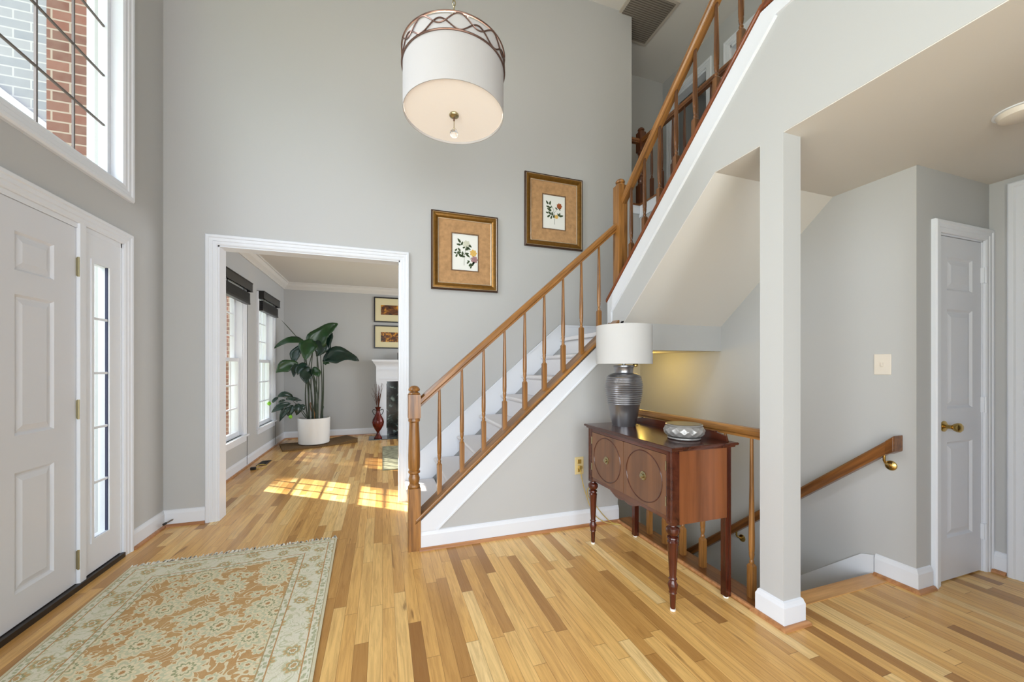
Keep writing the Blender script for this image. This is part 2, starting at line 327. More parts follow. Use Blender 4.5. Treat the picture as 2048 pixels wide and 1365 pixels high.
def grid_wall(bm, plane, c0, c1, u0, u1, z0, z1, holes):
    """plane 'x': slab between x=c0..c1 spanning y; 'y': slab spanning x; holes (u0,u1,z0,z1)"""
    us = sorted({u0, u1, *[h[0] for h in holes], *[h[1] for h in holes]}); zs = sorted({z0, z1, *[h[2] for h in holes], *[h[3] for h in holes]})
    us = [u for u in us if u0 <= u <= u1]; zs = [z for z in zs if z0 <= z <= z1]
    for a, b in zip(us, us[1:]):
        run = None
        cells = []
        for c, d in zip(zs, zs[1:]):
            solid = not any(h[0] < (a+b)/2 < h[1] and h[2] < (c+d)/2 < h[3] for h in holes)
            if solid and cells and abs(cells[-1][1]-c) < 1e-6: cells[-1][1] = d
            elif solid: cells.append([c, d])
        for c, d in cells:
            if plane == 'x': box(bm, c0, c1, a, b, c, d)
            else: box(bm, a, b, c0, c1, c, d)
def wloc(o):
    v = Vector((0, 0, 0))
    while o: v = v+o.location; o = o.parent
    return v
def obj(name, bm, mat, parent=None, loc=None, smooth=False, solid=0, bevel=0):
    org = wloc(parent) if parent else Vector(loc or (0, 0, 0))
    if org.length: bmesh.ops.translate(bm, verts=bm.verts, vec=-org)
    bmesh.ops.recalc_face_normals(bm, faces=bm.faces)
    me = bpy.data.meshes.new(name); bm.to_mesh(me); bm.free(); me.materials.append(M[mat] if isinstance(mat, str) else mat)
    if smooth:
        me.polygons.foreach_set('use_smooth', [True]*len(me.polygons))
        me.set_sharp_from_angle(angle=math.radians(38))
    o = bpy.data.objects.new(name, me); COL.objects.link(o)
    if parent: o.parent = parent
    elif loc: o.location = loc
    if solid: md = o.modifiers.new('thickness', 'SOLIDIFY'); md.thickness = solid
    if bevel: md = o.modifiers.new('edges', 'BEVEL'); md.width = bevel; md.segments = 2; md.limit_method = 'ANGLE'
    return o
def struct(name, bm, mat, parent=None, **k):
    o = obj(name, bm, mat, parent, **k)
    if not parent: o['kind'] = 'structure'
    return o
def sempty(name, loc=(0, 0, 0)):
    o = bpy.data.objects.new(name, None); COL.objects.link(o); o.location = loc; o['kind'] = 'structure'; o.empty_display_size = .1; return o
def tag(o, label, cat, group=None):
    o['label'] = label; o['category'] = cat
    if group: o['group'] = group
    return o
def thing(name, label, cat, loc=(0, 0, 0), group=None):
    o = bpy.data.objects.new(name, None); COL.objects.link(o); o.location = loc; o.empty_display_size = .1; return tag(o, label, cat, group)
def dup(o, loc, parent=None):
    c = o.copy(); COL.objects.link(c); c.location = loc
    if parent: c.parent = parent
    for ch in o.children: dup(ch, ch.location.copy(), c)
    return c
BASE = [(0, 0), (.015, 0), (.015, .102), (.011, .112), (.007, .125), (0, .13)]
SHOE = [(.0155, 0), (.034, 0), (.032, .011), (.024, .018), (.0155, .02)]
CASE = [(0, 0), (0, .011), (.010, .016), (.030, .016), (.034, .020), (.056, .020), (.062, .026), (.078, .026), (.084, .020), (.084, 0)]
HZ = 5.42; F2 = 3.0; C1 = 2.44; LC = 2.80
XW, YB, X1, X2, YS, YC, XR = -1.67, 3.82, 1.866, 2.89, 2.76, 1.34, 3.645

# ------------------------------------------------------------ setting: floors, walls, ceilings
b = BM(); box(b, XW-.14, X1-.01, -2, 7.93, -.25, 0); box(b, X1-.01, X2, -2, 1.512, -.25, 0); box(b, X2, XR+.1, -2, YC+.12, -.25, 0); box(b, X1-.01, 3.6, YB+.13, 7.93, -.25, 0)
struct('floor', b, 'floor')
W3 = (4.93, 5.67, .43, 2.27); W2 = (6.32, 7.06, .43, 2.27); WF = (1.658, 3.30, 2.52, 4.225); FD = (1.60, 3.305, 0, 2.115)
b = BM(); grid_wall(b, 'x', XW-.14, XW, -2, 7.93, 0, HZ, [W3, W2, WF, FD, (-1.55, .45, .4, 2.4)]); struct('wall_left', b, 'wall')
DW = (-1.30, .159, 0, 2.30)
b = BM(); grid_wall(b, 'y', YB, YB+.13, XW, 2.77, 0, HZ, [DW]); box(b, 2.77, X2, YB, YB+.13, 0, 3.09); box(b, X1-.1, X2+.1, YB, YB+.13, -2.7, 0); struct('wall_back', b, 'wall')
b = BM(); box(b, XW, 3.6, 7.8, 7.93, 0, LC+.1); struct('wall_living_far', b, 'wall')
b = BM(); grid_wall(b, 'x', 3.5, 3.6, YB+.13, 7.8, 0, LC+.1, [(4.3, 6.9, .5, 2.4)]); struct('wall_living_right', b, 'wall')
b = BM(); box(b, XW, 3.5, YB+.13, 7.8, LC, LC+.16); struct('ceiling_living', b, 'ceil')
b = BM(); box(b, XW-.14, 5.4, -2.1, 4.75, HZ, HZ+.2); struct('ceiling', b, 'ceil')
b = BM(); grid_wall(b, 'y', -2.1, -2, XW-.14, 5.4, 0, HZ, [(-1.5, 1.3, .2, 2.7)]); struct('wall_rear', b, 'wall')
# wall under the lower flight
b = BM(); prism(b, [(.232, YS, 0), (.232, YS, .185), (X1, YS, 1.63), (X1, YS, 0)], (0, .11, 0)); box(b, X1-.1, X1, YS+.11, YB, -2.7, 1.42); box(b, X1-.1, X1, 1.512, YS+.11, -2.7, -.02); struct('wall_stair_lower', b, 'wall')
# wall carrying the upper flight
zc = lambda y: 1.862+.885*(2.901-y)
b = BM(); prism(b, [(X1, -2, C1), (X1, 1.772, C1), (X1, 2.70, 1.634), (X1, 2.901, 1.634), (X1, 2.901, zc(2.901)), (X1, 1.471, zc(1.471)), (X1, -2, zc(1.471))], (.114, 0, 0)); struct('wall_stair_upper', b, 'wall')
b = BM(); box(b, X1, X1+.114, -2, -.1, 0, C1); struct('wall_hall_blocker', b, 'wall')  # unseen wall added to keep the rear light out of the hall
# soffit, dropped hall ceiling and landing underside
e = .004
b = BM(); prism(b, [(X1+.002, -.1, C1-e), (X1+.002, 1.772-e*.4, C1-e), (X1+.002, 2.676, 1.652-e), (X1+.002, 2.676, 1.79), (X1+.002, 1.56, 2.775), (X1+.002, -.1, 2.775)], (X2-X1-.002, 0, 0)); box(b, X1+.114, X2, -2, -.1, C1, 2.775)
box(b, X2, XR+.1, -2, YC+.12, C1, 2.7); struct('ceiling_hall', b, 'ceil')
b = BM(); box(b, X1, X2, 2.676, 2.72, 1.426, 1.66); struct('wall_landing_header', b, 'wall')
b = BM(); box(b, X1, X2, 2.72, YB, 1.43, 1.56); struct('ceiling_landing', b, 'ceil')
# right wall beside the stairs, closet wall, hall wall
b = BM(); box(b, X2, X2+.11, YC+.11, YB, -2.7, 3.05); box(b, X2, X2+.11, -2, YC+.11, 2.70, 3.05); box(b, X2, X2+.11, YC, YC+.11, -2.7, -.26); struct('wall_stair_right', b, 'wall')
b = BM(); grid_wall(b, 'y', YC, YC+.11, X2, XR, 0, C1, [(3.10, 3.575, 0, 2.075)]); box(b, 3.05, XR, YC+.5, YC+.55, 0, C1); struct('wall_closet', b, 'wall')
b = BM(); grid_wall(b, 'x', XR, XR+.12, -2, YC+.11, 0, C1, [(.1, 1.15, 0, 2.3)]); struct('wall_hall_right', b, 'wall')
b = BM(); box(b, X1, X2, 1.46, 1.512, -2.7, -.02); box(b, X1, X2, 1.512, YB, -2.75, -2.7); struct('wall_basement', b, 'wall')
# second floor hall
b = BM(); box(b, X2+.11, 5.3, -2, 4.6, 2.72, F2-.02); box(b, X1+.114, X2, -2, 1.559, 2.78, F2); box(b, 2.0, X2, YB+.13, 4.6, 2.82, F2-.02); struct('floor_upper', b, 'carpet')
b = BM(); box(b, 2.0, 5.3, 4.6, 4.72, F2-.02, HZ); box(b, 1.9, 2.0, YB+.13, 4.6, F2-.02, HZ); struct('wall_upper_far', b, 'wall')
D1 = (3.80, 4.42, F2-.02, 5.06); D2 = (2.62, 3.45, F2-.02, 5.06)
b = BM(); grid_wall(b, 'x', 3.87, 3.99, -2, 4.72, F2-.02, HZ, [D1, D2]); box(b, 5.2, 5.3, -2, 4.72, F2-.02, HZ); struct('wall_upper_right', b, 'wall')
# pillar
b = BM(); box(b, X1, 1.985, 1.361, 1.485, 0, C1); struct('wall_pillar', b, 'wall')
pp = [(1.985, 1.361, 0), (1.985, 1.485, 0), (X1, 1.485, 0), (X1, 1.361, 0)]
b = BM(); sweep(b, pp[::-1], BASE, (0, 0, 1), True); struct('baseboard_pillar', b, 'trim')
b = BM(); sweep(b, pp[::-1], SHOE, (0, 0, 1), True); struct('trim_pillar_shoe', b, 'shoe')

# baseboards (room on the left of travel)
def base(name, path, shoe=True, h=1):
    b = BM(); sweep(b, path, BASE, (0, 0, 1)); o = struct('baseboard_'+name, b, 'trim')
    if shoe: b = BM(); sweep(b, path, SHOE, (0, 0, 1)); struct('trim_shoe_'+name, b, 'shoe')
base('back', [(-1.384, YB, 0), (XW, YB, 0), (XW, 3.39, 0)])
base('stair', [(X1, YS, 0), (.245, YS, 0)])
base('living', [(-.1, 7.8, 0), (XW, 7.8, 0), (XW, YB+.13, 0)])
base('closet', [(X2, 1.53, 0), (X2, YC, 0), (3.018, YC, 0)][::-1])
base('hall', [(XR, 1.262, 0), (XR, YC, 0)])
# crown moulding in the living room
CR = [(0, 0), (.014, 0), (.014, .016), (.03, .03), (.06, .055), (.085, .09), (.085, .10), (.10, .10), (.10, .12), (0, .12)]
b = BM(); sweep(b, [(3.5, 7.8, LC-.12), (XW, 7.8, LC-.12), (XW, YB+.13, LC-.12)], CR, (0, 0, 1)); struct('trim_crown', b, 'ceil')

# doorway to living room
b = BM(); x0, x1, _, zt = DW
sweep(b, [(x0, YB, 0), (x0, YB, zt), (x1, YB, zt), (x1, YB, 0)], CASE, (0, -1, 0)); 
box(b, x0-.002, x0+.012, YB-.004, YB+.134, 0, zt); box(b, x1-.012, x1+.002, YB-.004, YB+.134, 0, zt); box(b, x0, x1, YB-.004, YB+.134, zt-.012, zt+.002); struct('trim_doorway', b, 'trim')

# ------------------------------------------------------------ panelled doors
def panel_slab(bm, mat, W, H, t, panels):
    """local (u, n, v): front face at n=t"""
    us = sorted({0, W, *[p[0] for p in panels], *[p[1] for p in panels]}); vs = sorted({0, H, *[p[2] for p in panels], *[p[3] for p in panels]})
    tmp = BM()
    for a, c in zip(us, us[1:]):
        for d, e in zip(vs, vs[1:]):
            inp = any(p[0] < (a+c)/2 < p[1] and p[2] < (d+e)/2 < p[3] for p in panels)
            if not inp: box(tmp, a, c, 0, t, d, e)
    for u0, u1, v0, v1 in panels:
        q = t-.010
        box(tmp, u0, u1, 0, q-.001, v0, v1)
        rings = []
        for ins, n in ((0, t), (.012, q), (.020, q), (.046, t-.002)):
            rings.append([tmp.verts.new(p) for p in ((u0+ins, n, v0+ins), (u1-ins, n, v0+ins), (u1-ins, n, v1-ins), (u0+ins, n, v1-ins))])
        for A, B in zip(rings, rings[1:]):
            for i in range(4): tmp.faces.new((A[i], A[(i+1) % 4], B[(i+1) % 4], B[i]))
        tmp.faces.new(rings[-1])
    tmp.transform(mat); me = bpy.data.meshes.new('t'); tmp.to_mesh(me); tmp.free(); bm.from_mesh(me); bpy.data.meshes.remove(me)
def frame_mat(o, U, N): return Matrix(((U[0], N[0], 0, o[0]), (U[1], N[1], 0, o[1]), (0, 0, 1, o[2]), (0, 0, 0, 1)))
# front door (hinges at y=2.905)
fd = sempty('door_1', (XW, 1.99, 0))
b = BM(); yh = 2.902
pu = [(.155, .39), (.525, .76)]
pn = [(u[0], u[1], v0, v1) for u in pu for v0, v1 in ((.15, .735), (.915, 1.60), (1.715, 1.905))]
panel_slab(b, frame_mat((XW-.045, yh, .035), (0, -1, 0), (1, 0, 0)), .915, 2.05, .04, pn); struct('door_panel', b, 'door', fd)
for z in (.115, .985, 1.81):
    b = BM(); box(b, XW-.012, XW+.004, yh+.001, yh+.026, z, z+.105); lathe(b, [(.006, -.004), (.006, .109)], (XW+.004, yh+.004, z), 10)
    h = struct('hinge', b, 'old_brass', fd)
b = BM(); lathe(b, [(.03, 0), (.03, .006), (.012, .012), (.012, .04), (.028, .05), (.03, .065), (.018, .08), (0, .082)], (0, 0, 0), 20)
b.transform(Matrix.Translation((XW-.004, yh-.86, .98)) @ Matrix.Rotation(PI/2, 4, 'Y')); struct('door_knob', b, 'brass', fd, smooth=True)
# sidelight
w4 = sempty('window_4', (XW, 3.1, 0))
b = BM(); box(b, XW-.10, XW+.012, yh+.004, yh+.052, .03, 2.115)   # mullion post
grid_wall(b, 'x', XW-.045, XW-.002, yh+.052, 3.305, .036, 2.115, [(3.035, 3.172, .235, 1.918)])
struct('sidelight_frame', b, 'trim', w4)
b = BM(); sweep(b, [(XW-.002, 3.172, .235), (XW-.002, 3.035, .235), (XW-.002, 3.035, 1.918), (XW-.002, 3.172, 1.918)], [(0, -.004), (0, .006), (.022, .006), (.026, -.004)], (1, 0, 0), True); struct('glazing_bead', b, 'trim', w4)
b = BM(); box(b, XW-.018, XW-.004, 3.1705, 3.178, .235, 1.918); struct('glazing_seal', b, 'navy', w4)
b = BM(); box(b, XW-.021, XW-.018, 3.03, 3.176, .23, 1.92); struct('pane', b, 'glass', w4)
b = BM()
for k in range(1, 5): z = .235+1.683*k/5; box(b, XW-.0175, XW-.004, 3.035, 3.1705, z-.007, z+.007)
struct('muntin', b, 'trim', w4)
# front door casing and threshold
b = BM(); sweep(b, [(XW, 1.60, 0), (XW, 1.60, 2.115), (XW, 3.305, 2.115), (XW, 3.305, 0)], CASE, (1, 0, 0)); box(b, XW-.12, XW+.002, 1.60, 1.97, 0, 2.115); box(b, XW-.12, XW, 1.97, 3.305, 2.087, 2.118); box(b, XW-.12, XW, 3.295, 3.308, 0, 2.115); struct('trim_front_door', b, 'trim')
b = BM(); box(b, XW-.14, XW+.022, 1.62, 3.30, 0, .03); struct('trim_threshold', b, 'threshold')
# foyer window
def win_grid(parent, xg, y0, y1, z0, z1, nc, nr, st, mw, name='muntin'):
    b = BM(); grid_wall(b, 'x', xg-.02, xg+.02, y0, y1, z0, z1, [(y0+st, y1-st, z0+st, z1-st)]); sash = struct('sash', b, 'trim', parent)
    b = BM(); W, H = y1-y0-2*st, z1-z0-2*st
    for k in range(1, nc): y = y0+st+W*k/nc; box(b, xg-mw*.5, xg+mw*.5, y-mw/2, y+mw/2, z0+st, z1-st)
    for k in range(1, nr): z = z0+st+H*k/nr; box(b, xg-mw*.53, xg+mw*.53, y0+st, y1-st, z-mw/2, z+mw/2)
    struct(name, b, 'came' if mw < .014 else 'trim', sash)
    b = BM(); box(b, xg-.002, xg+.002, y0+st-.005, y1-st+.005, z0+st-.005, z1-st+.005); struct('pane', b, 'glass', sash)
w1 = sempty('window_1', (XW, 2.42, 2.5))
y0, y1, z0, z1 = WF
win_grid(w1, XW-.075, y0+.005, y1-.005, z0+.005, z1-.005, 6, 5, .03, .0105)
b = BM(); sweep(b, [(XW, y1, z0), (XW, y0, z0), (XW, y0, z1), (XW, y1, z1)], [(-.004, -.12), (-.004, .011), (.010, .018), (.030, .018), (.036, .024), (.058, .024), (.066, .032), (.084, .032), (.092, .022), (.092, -.002), (.006, -.002), (.006, -.12)], (1, 0, 0), True); struct('window_frame', b, 'trim', w1)
# living room windows
def dh_window(name, W):
    y0, y1, z0, z1 = W; o = sempty(name, (XW, (y0+y1)/2, z0)); zm = 1.375
    b = BM(); box(b, XW-.12, XW, y0, y0+.012, z0, z1); box(b, XW-.12, XW, y1-.012, y1, z0, z1); box(b, XW-.12, XW, y0, y1, z1-.012, z1); box(b, XW-.12, XW-.02, y0, y1, z0, z0+.012)
    box(b, XW-.09, XW-.078, y0+.012, y0+.022, z0, z1); box(b, XW-.09, XW-.078, y1-.022, y1-.012, z0, z1); struct('window_frame', b, 'trim', o)
    win_grid(o, XW-.052, y0+.012, y1-.012, z0+.012, zm+.02, 3, 3, .042, .016)
    win_grid(o, XW-.095, y0+.012, y1-.012, zm-.02, z1-.012, 3, 3, .042, .016)
    b = BM(); sweep(b, [(XW, y0, z0), (XW, y0, z1), (XW, y1, z1), (XW, y1, z0)], CASE, (1, 0, 0)); struct('window_casing', b, 'trim', o)
    b = BM(); box(b, XW-.03, XW+.045, y0-.10, y1+.10, z0-.022, z0); box(b, XW, XW+.018, y0-.085, y1+.085, z0-.09, z0-.022); struct('window_sill', b, 'trim', o)
dh_window('window_2', W2); dh_window('window_3', W3)

# closet door
cd = sempty('door_2', (3.1, YC, 0))
b = BM(); pn = [(.095, .365, .25, .825), (.095, .365, 1.025, 1.622), (.095, .365, 1.735, 1.935)]
panel_slab(b, frame_mat((3.105, YC+.045, .008), (1, 0, 0), (0, -1, 0)), .462, 2.055, .04, pn); struct('door_panel', b, 'door', cd)
for z in (.205, 1.0, 1.81):
    b = BM(); box(b, 3.56, 3.585, YC-.012, YC+.01, z, z+.095); lathe(b, [(.007, -.003), (.007, .098)], (3.572, YC-.012, z), 10); struct('hinge', b, 'trim', cd)
b = BM(); lathe(b, [(.032, 0), (.032, .005), (.024, .01), (.012, .014), (.011, .035), (.02, .045), (.027, .058), (.027, .07), (.018, .078), (0, .08)], (0, 0, 0), 24)
b.transform(Matrix.Translation((3.165, YC+.005, .93)) @ Matrix.Rotation(PI/2, 4, 'X')); struct('door_knob', b, 'brass', cd, smooth=True)
b = BM(); sweep(b, [(3.10, YC, 0), (3.10, YC, 2.075), (3.575, YC, 2.075), (3.575, YC, 0)], [(a*.83, c) for a, c in CASE], (0, -1, 0)); box(b, 3.092, 3.103, YC, YC+.11, 0, 2.078); box(b, 3.569, 3.58, YC, YC+.11, 0, 2.078); box(b, 3.1, 3.575, YC, YC+.11, 2.066, 2.078); struct('trim_closet_door', b, 'trim')
# cased opening on the hall's right wall, with its door
b = BM(); sweep(b, [(XR, 1.15, 0), (XR, 1.15, 2.295), (XR, .1, 2.295), (XR, .1, 0)], [(a*1.3, c*1.2) for a, c in CASE], (-1, 0, 0)); struct('trim_hall_door', b, 'trim')
d3 = sempty('door_3', (XR, .6, 0)); b = BM()
panel_slab(b, frame_mat((XR+.05, .1, .008), (0, 1, 0), (-1, 0, 0)), 1.05, 2.29, .04, [(u, u+.36, v0, v1) for u in (.12, .57) for v0, v1 in ((.25, .95), (1.1, 1.8), (1.92, 2.17))]); struct('door_panel', b, 'door', d3)
# upstairs door casings
for i, D in enumerate((D1, D2)):
    b = BM(); sweep(b, [(3.87, D[1], D[2]), (3.87, D[1], D[3]), (3.87, D[0], D[3]), (3.87, D[0], D[2])], CASE, (-1, 0, 0)); box(b, 3.87, 3.99, D[0]-.002, D[0]+.012, D[2], D[3]); box(b, 3.87, 3.99, D[1]-.012, D[1]+.002, D[2], D[3]); box(b, 3.87, 3.99, D[0], D[1], D[3]-.03, D[3]+.002); struct('trim_upper_door_%d' % (i+1), b, 'trim')

# stair trims
zl = lambda x: .196+.886*(x-.232)          # top of the lower stair wall
b = BM(); prism(b, [(.232, YS, .13), (.232, YS, zl(.232)-.012), (X1, YS, zl(X1)-.012), (X1, YS, zl(X1)-.135), (.36, YS, .13)], (0, -.012, 0)); 
prism(b, [(.36, YS, .13), (.375, YS, .13), (X1, YS, zl(X1)-.15), (X1, YS, zl(X1)-.135)], (0, -.017, 0)); struct('trim_stair_lower', b, 'trim')
b = BM(); zt = zc(1.471)
prism(b, [(X1, 2.901, zc(2.901)-.01), (X1, 2.901, 1.64), (X1, 2.86, 1.64), (X1, 2.86, 1.76), (X1, 1.40, zc(1.40)-.15), (X1, -2, zc(1.40)-.15), (X1, -2, zt-.01), (X1, 1.471, zt-.01)], (-.012, 0, 0))
prism(b, [(X1, 2.86, 1.64), (X1, 2.84, 1.64), (X1, 2.84, 1.755), (X1, 1.39, zc(1.39)-.165), (X1, 1.40, zc(1.40)-.15), (X1, 2.86, 1.76)], (-.018, 0, 0)); struct('trim_stair_upper', b, 'trim')
# fascia round the upstairs stairwell edge
b = BM(); box(b, X2-.014, X2+.11, -2, YB, 3.05, 3.185); box(b, 2.77, X2, YB-.014, YB+.13, 3.09, 3.185); struct('trim_stairwell_fascia', b, 'trim')
# skirt descending to the basement
b = BM(); prism(b, [(X2, 1.535, .12), (X2, 1.60, .10), (X2, YB, .10-.885*(YB-1.6)), (X2, YB, -.24-.885*(YB-1.6)), (X2, 1.535, -.2)], (-.014, 0, 0)); struct('baseboard_basement', b, 'trim')
b = BM(); box(b, X1, X2, 1.452, 1.545, -.02, .004); struct('trim_stair_nosing', b, 'nosing')

# ------------------------------------------------------------ staircase
st = thing('staircase', 'grey carpeted staircase climbing the back wall to a landing and turning up to the right', 'staircase', (.3, 3.3, 0))
X0, RUN, RISE = .275, .2268, .2
def step_x(k):
    b = BM(); x = X0+RUN*k-(.045 if k == 0 else 0); z = RISE*(k+1); y0, y1 = YS+.131, YB-.024
    prof = [(x-.022, z), (x-.030, z-.012), (x-.024, z-.03), (x-.004, z-.04), (x, z-RISE), (x+RUN+.02, z-RISE), (x+RUN+.02, z)]
    prism(b, [(a, y0, c) for a, c in prof], (0, y1-y0, 0)); return b
for k in range(7): obj('step', step_x(k), 'carpet', st, bevel=.006)
b = BM(); box(b, X0+RUN*7-.03, X2-.016, YS+.131, YB-.024, 1.562, 1.6); box(b, X0+RUN*7, X0+RUN*7+.05, YS+.131, YB-.024, 1.37, 1.563); obj('landing', b, 'carpet', st, bevel=.004)
for k in range(6):
    b = BM(); y = 2.92-RUN*k; z = 1.6+RISE*(k+1)
    prof = [(y+.022, z), (y+.03, z-.012), (y+.024, z-.03), (y+.004, z-.04), (y, z-RISE+.004), (y-RUN, z-.05), (y-RUN, z)]
    prism(b, [(X1+.115, a, c) for a, c in prof], (X2-X1-.13, 0, 0)); obj('step', b, 'carpet', st, bevel=.006)
b = BM(); sk = .165
prism(b, [(.20, YB, .05), (.20, YB, .30), (.345, YB, .468), (1.83, YB, 1.745), (X2-.01, YB, 1.745), (X2-.01, YB, 1.57), (1.9, YB, 1.55), (.30, YB, .05)], (0, -.015, 0))
prism(b, [(.20, YB, .285), (.345, YB, .452), (1.83, YB, 1.729), (X2-.01, YB, 1.729), (X2-.01, YB, 1.745), (1.83, YB, 1.745), (.345, YB, .468), (.20, YB, .30)], (0, -.022, 0)); obj('skirt_board', b, 'trim', st)
# basement flight
bs = thing('basement_stairs', 'carpeted stairs going down behind the wooden guard railing', 'staircase', (2.4, 1.6, -.2))
for k in range(10):
    b = BM(); y = 1.535+RUN*k; z = -RISE*(k+1)
    box(b, X1+.005, X2-.016, y, y+RUN+.02, z-.2, z); obj('step', b, 'carpet', bs)

# ------------------------------------------------------------ railings
RP = [(-.021, 0), (-.021, .012), (-.030, .020), (-.030, .042), (-.017, .056), (.017, .056), (.030, .042), (.030, .020), (.021, .012), (.021, 0)]
def rail_bm(p0, p1, z_up=1.0):
    """bottom-centre line p0-p1, plumb cut ends"""
    b = BM(); p0, p1 = Vector(p0), Vector(p1); d = p1-p0; h = Vector((d.x, d.y, 0)).normalized(); s = Vector((0, 0, 1)).cross(h); k = d.length/Vector((d.x, d.y, 0)).length
    A = [b.verts.new(p0+s*a+Vector((0, 0, c*k))) for a, c in RP]; B = [b.verts.new(p1+s*a+Vector((0, 0, c*k))) for a, c in RP]
    n = len(RP)
    for i in range(n): b.faces.new((A[i], A[(i+1) % n], B[(i+1) % n], B[i]))
    b.faces.new(A[::-1]); b.faces.new(B); return b
def baluster_bm(x, y, z, h, sq=.215, below=.03):
    b = BM(); s = .0165
    box(b, x-s, x+s, y-s, y+s, z-below, z+sq-.012)
    v0 = [(x-s, y-s), (x+s, y-s), (x+s, y+s), (x-s, y+s)]
    A = [b.verts.new((p[0], p[1], z+sq-.012)) for p in v0]; B = [b.verts.new((x+(p[0]-x)*.6, y+(p[1]-y)*.6, z+sq)) for p in v0]
    for i in range(4): b.faces.new((A[i], A[(i+1) % 4], B[(i+1) % 4], B[i]))
    q = sq
    prof = [(.0095, q-.004), (.0125, q+.008), (.0125, q+.014), (.0085, q+.022), (.0115, q+.032), (.0145, q+.055), (.0125, q+.062), (.0145, q+.068), (.0155, q+.10), (.0155, q+.16), (.0135, q+.28), (.0105, q+.45), (.0085, h+.01)]
    lathe(b, prof, (x, y, z), 14); return b
def newel_bm(cx, cy, z0, z1, s=.042, turned=None):
    b = BM(); 
    if turned:
        a, c, d = turned   # lower square top, upper square bottom/top
        box(b, cx-s, cx+s, cy-s, cy+s, z0, a); box(b, cx-s, cx+s, cy-s, cy+s, c, d)
        H = c-a
        lathe(b, [(.034, a-.005), (.040, a+.006), (.040, a+.016), (.031, a+.028), (.036, a+.045), (.039, a+.065), (.033, a+.085), (.030, a+.095), (.041, a+.105), (.041, a+.116), (.034, a+.122), (.0405, a+.14), (.0415, a+.22), (.038, a+H*.72), (.033, a+H-.035), (.033, a+H-.03), (.041, a+H-.022), (.041, a+H-.012), (.036, a+H+.004)], (cx, cy, 0), 20)
        top = d
    else: box(b, cx-s, cx+s, cy-s, cy+s, z0, z1-.062); top = z1-.062
    r = .038
    lathe(b, [(.036, top-.004), (.041, top+.004), (.037, top+.012), (.026, top+.016), (.026, top+.02), (r, top+.026), (r+.002, top+.036), (r-.006, top+.05), (.018, top+.06), (0, top+.063)], (cx, cy, 0), 20); return b
# lower railing
lr = thing('stair_railing', 'oak stair railing with turned newel post rising from the floor along the lower flight', 'railing', (.21, YS+.05, 0))
yr = YS+.055
nw = obj('newel_post', newel_bm(.212, YS+.025, 0, 1.15, .042, (.435, .925, 1.09)), 'oak_z', lr, smooth=True)
b = BM(); prism(b, [(.215, YS-.022, zl(.215)), (.215, YS-.022, zl(.215)+.034), (X1+.04, YS-.022, zl(X1+.04)+.034), (X1+.04, YS-.022, zl(X1+.04))], (0, .15, 0)); obj('cap_rail', b, 'oak_xs', lr, bevel=.008)
b = BM(); box(b, .214, .234, YS-.018, YS+.11, 0, zl(.232)+.01); obj('end_board', b, 'oak_z', lr)
obj('handrail', rail_bm((.245, yr, 1.0-.012), (1.885, yr, 1.0-.012+.886*1.64)), 'oak_xs', lr, smooth=True)
proto = None
for k in range(9):
    x = .392+.1657*k; zb = zl(x)+.034; zr = .988+.886*(x-.245)
    if proto is None: proto = obj('baluster', baluster_bm(x, yr, zb, zr-zb), 'oak_z', lr, smooth=True); px, pz = x, zb
    else: dup(proto, (x-px, 0, zb-pz), lr)
obj('newel_post', newel_bm(1.914, YS+.037, 1.60, 2.88, .042), 'oak_z', lr, smooth=True)
# upper railing
ur = thing('stair_railing', 'steep oak railing rising towards the upper right above the white stringer', 'railing', (1.93, 2.8, 1.7))
xr = 1.925; cp = lambda y: zc(y)
b = BM(); prism(b, [(X1-.022, 2.915, cp(2.915)-.004), (X1-.022, 2.915, cp(2.915)+.026), (X1-.022, 1.471, cp(1.471)+.026), (X1-.022, .2, cp(1.471)+.026), (X1-.022, .2, cp(1.471)-.004), (X1-.022, 1.471, cp(1.471)-.004)], (.16, 0, 0)); obj('cap_rail', b, 'oak_dark_ys', ur, bevel=.006)
off = .665
obj('handrail', rail_bm((xr, 2.765, cp(2.765)+off), (xr, 1.50, cp(1.50)+off)), 'oak_ys', ur, smooth=True)
proto = None
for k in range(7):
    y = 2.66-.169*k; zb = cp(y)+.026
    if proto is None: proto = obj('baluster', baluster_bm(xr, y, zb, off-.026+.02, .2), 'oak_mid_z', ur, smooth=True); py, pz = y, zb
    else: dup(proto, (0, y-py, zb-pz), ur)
obj('newel_post', newel_bm(xr, 1.445, cp(1.471), 4.3, .042), 'oak_z', ur)
# upstairs hall guard railing
hr = thing('guard_railing', 'dark wooden guard railing with ball-top newel along the upstairs hall', 'railing', (X2+.04, YB, 3.185))
xh, yh2 = X2+.045, YB+.045
nb = newel_bm(xh, yh2, 3.16, 4.16, .042, (3.46, 3.86, 4.09)); obj('newel_post', nb, 'oak_dark_z', hr, smooth=True)
obj('handrail', rail_bm((xh, yh2-.04, 3.955), (xh, -.5, 3.955)), 'oak_dark_y', hr, smooth=True)
obj('handrail', rail_bm((2.60, yh2, 3.955), (xh-.04, yh2, 3.955)), 'oak_dark_y', hr, smooth=True)
b = BM(); box(b, X2-.025, X2+.115, -1, YB+.11, 3.185, 3.203); box(b, 2.775, X2-.025, YB-.025, YB+.11, 3.185, 3.203); obj('cap_rail', b, 'oak_dark_y', hr)
proto = None
for k in range(16):
    y = 3.67-.168*k
    if proto is None: proto = obj('baluster', baluster_bm(xh, y, 3.203, .75, .26, .01), 'oak_dark_z', hr, smooth=True)
    else: dup(proto, (0, -.168*k, 0), hr)
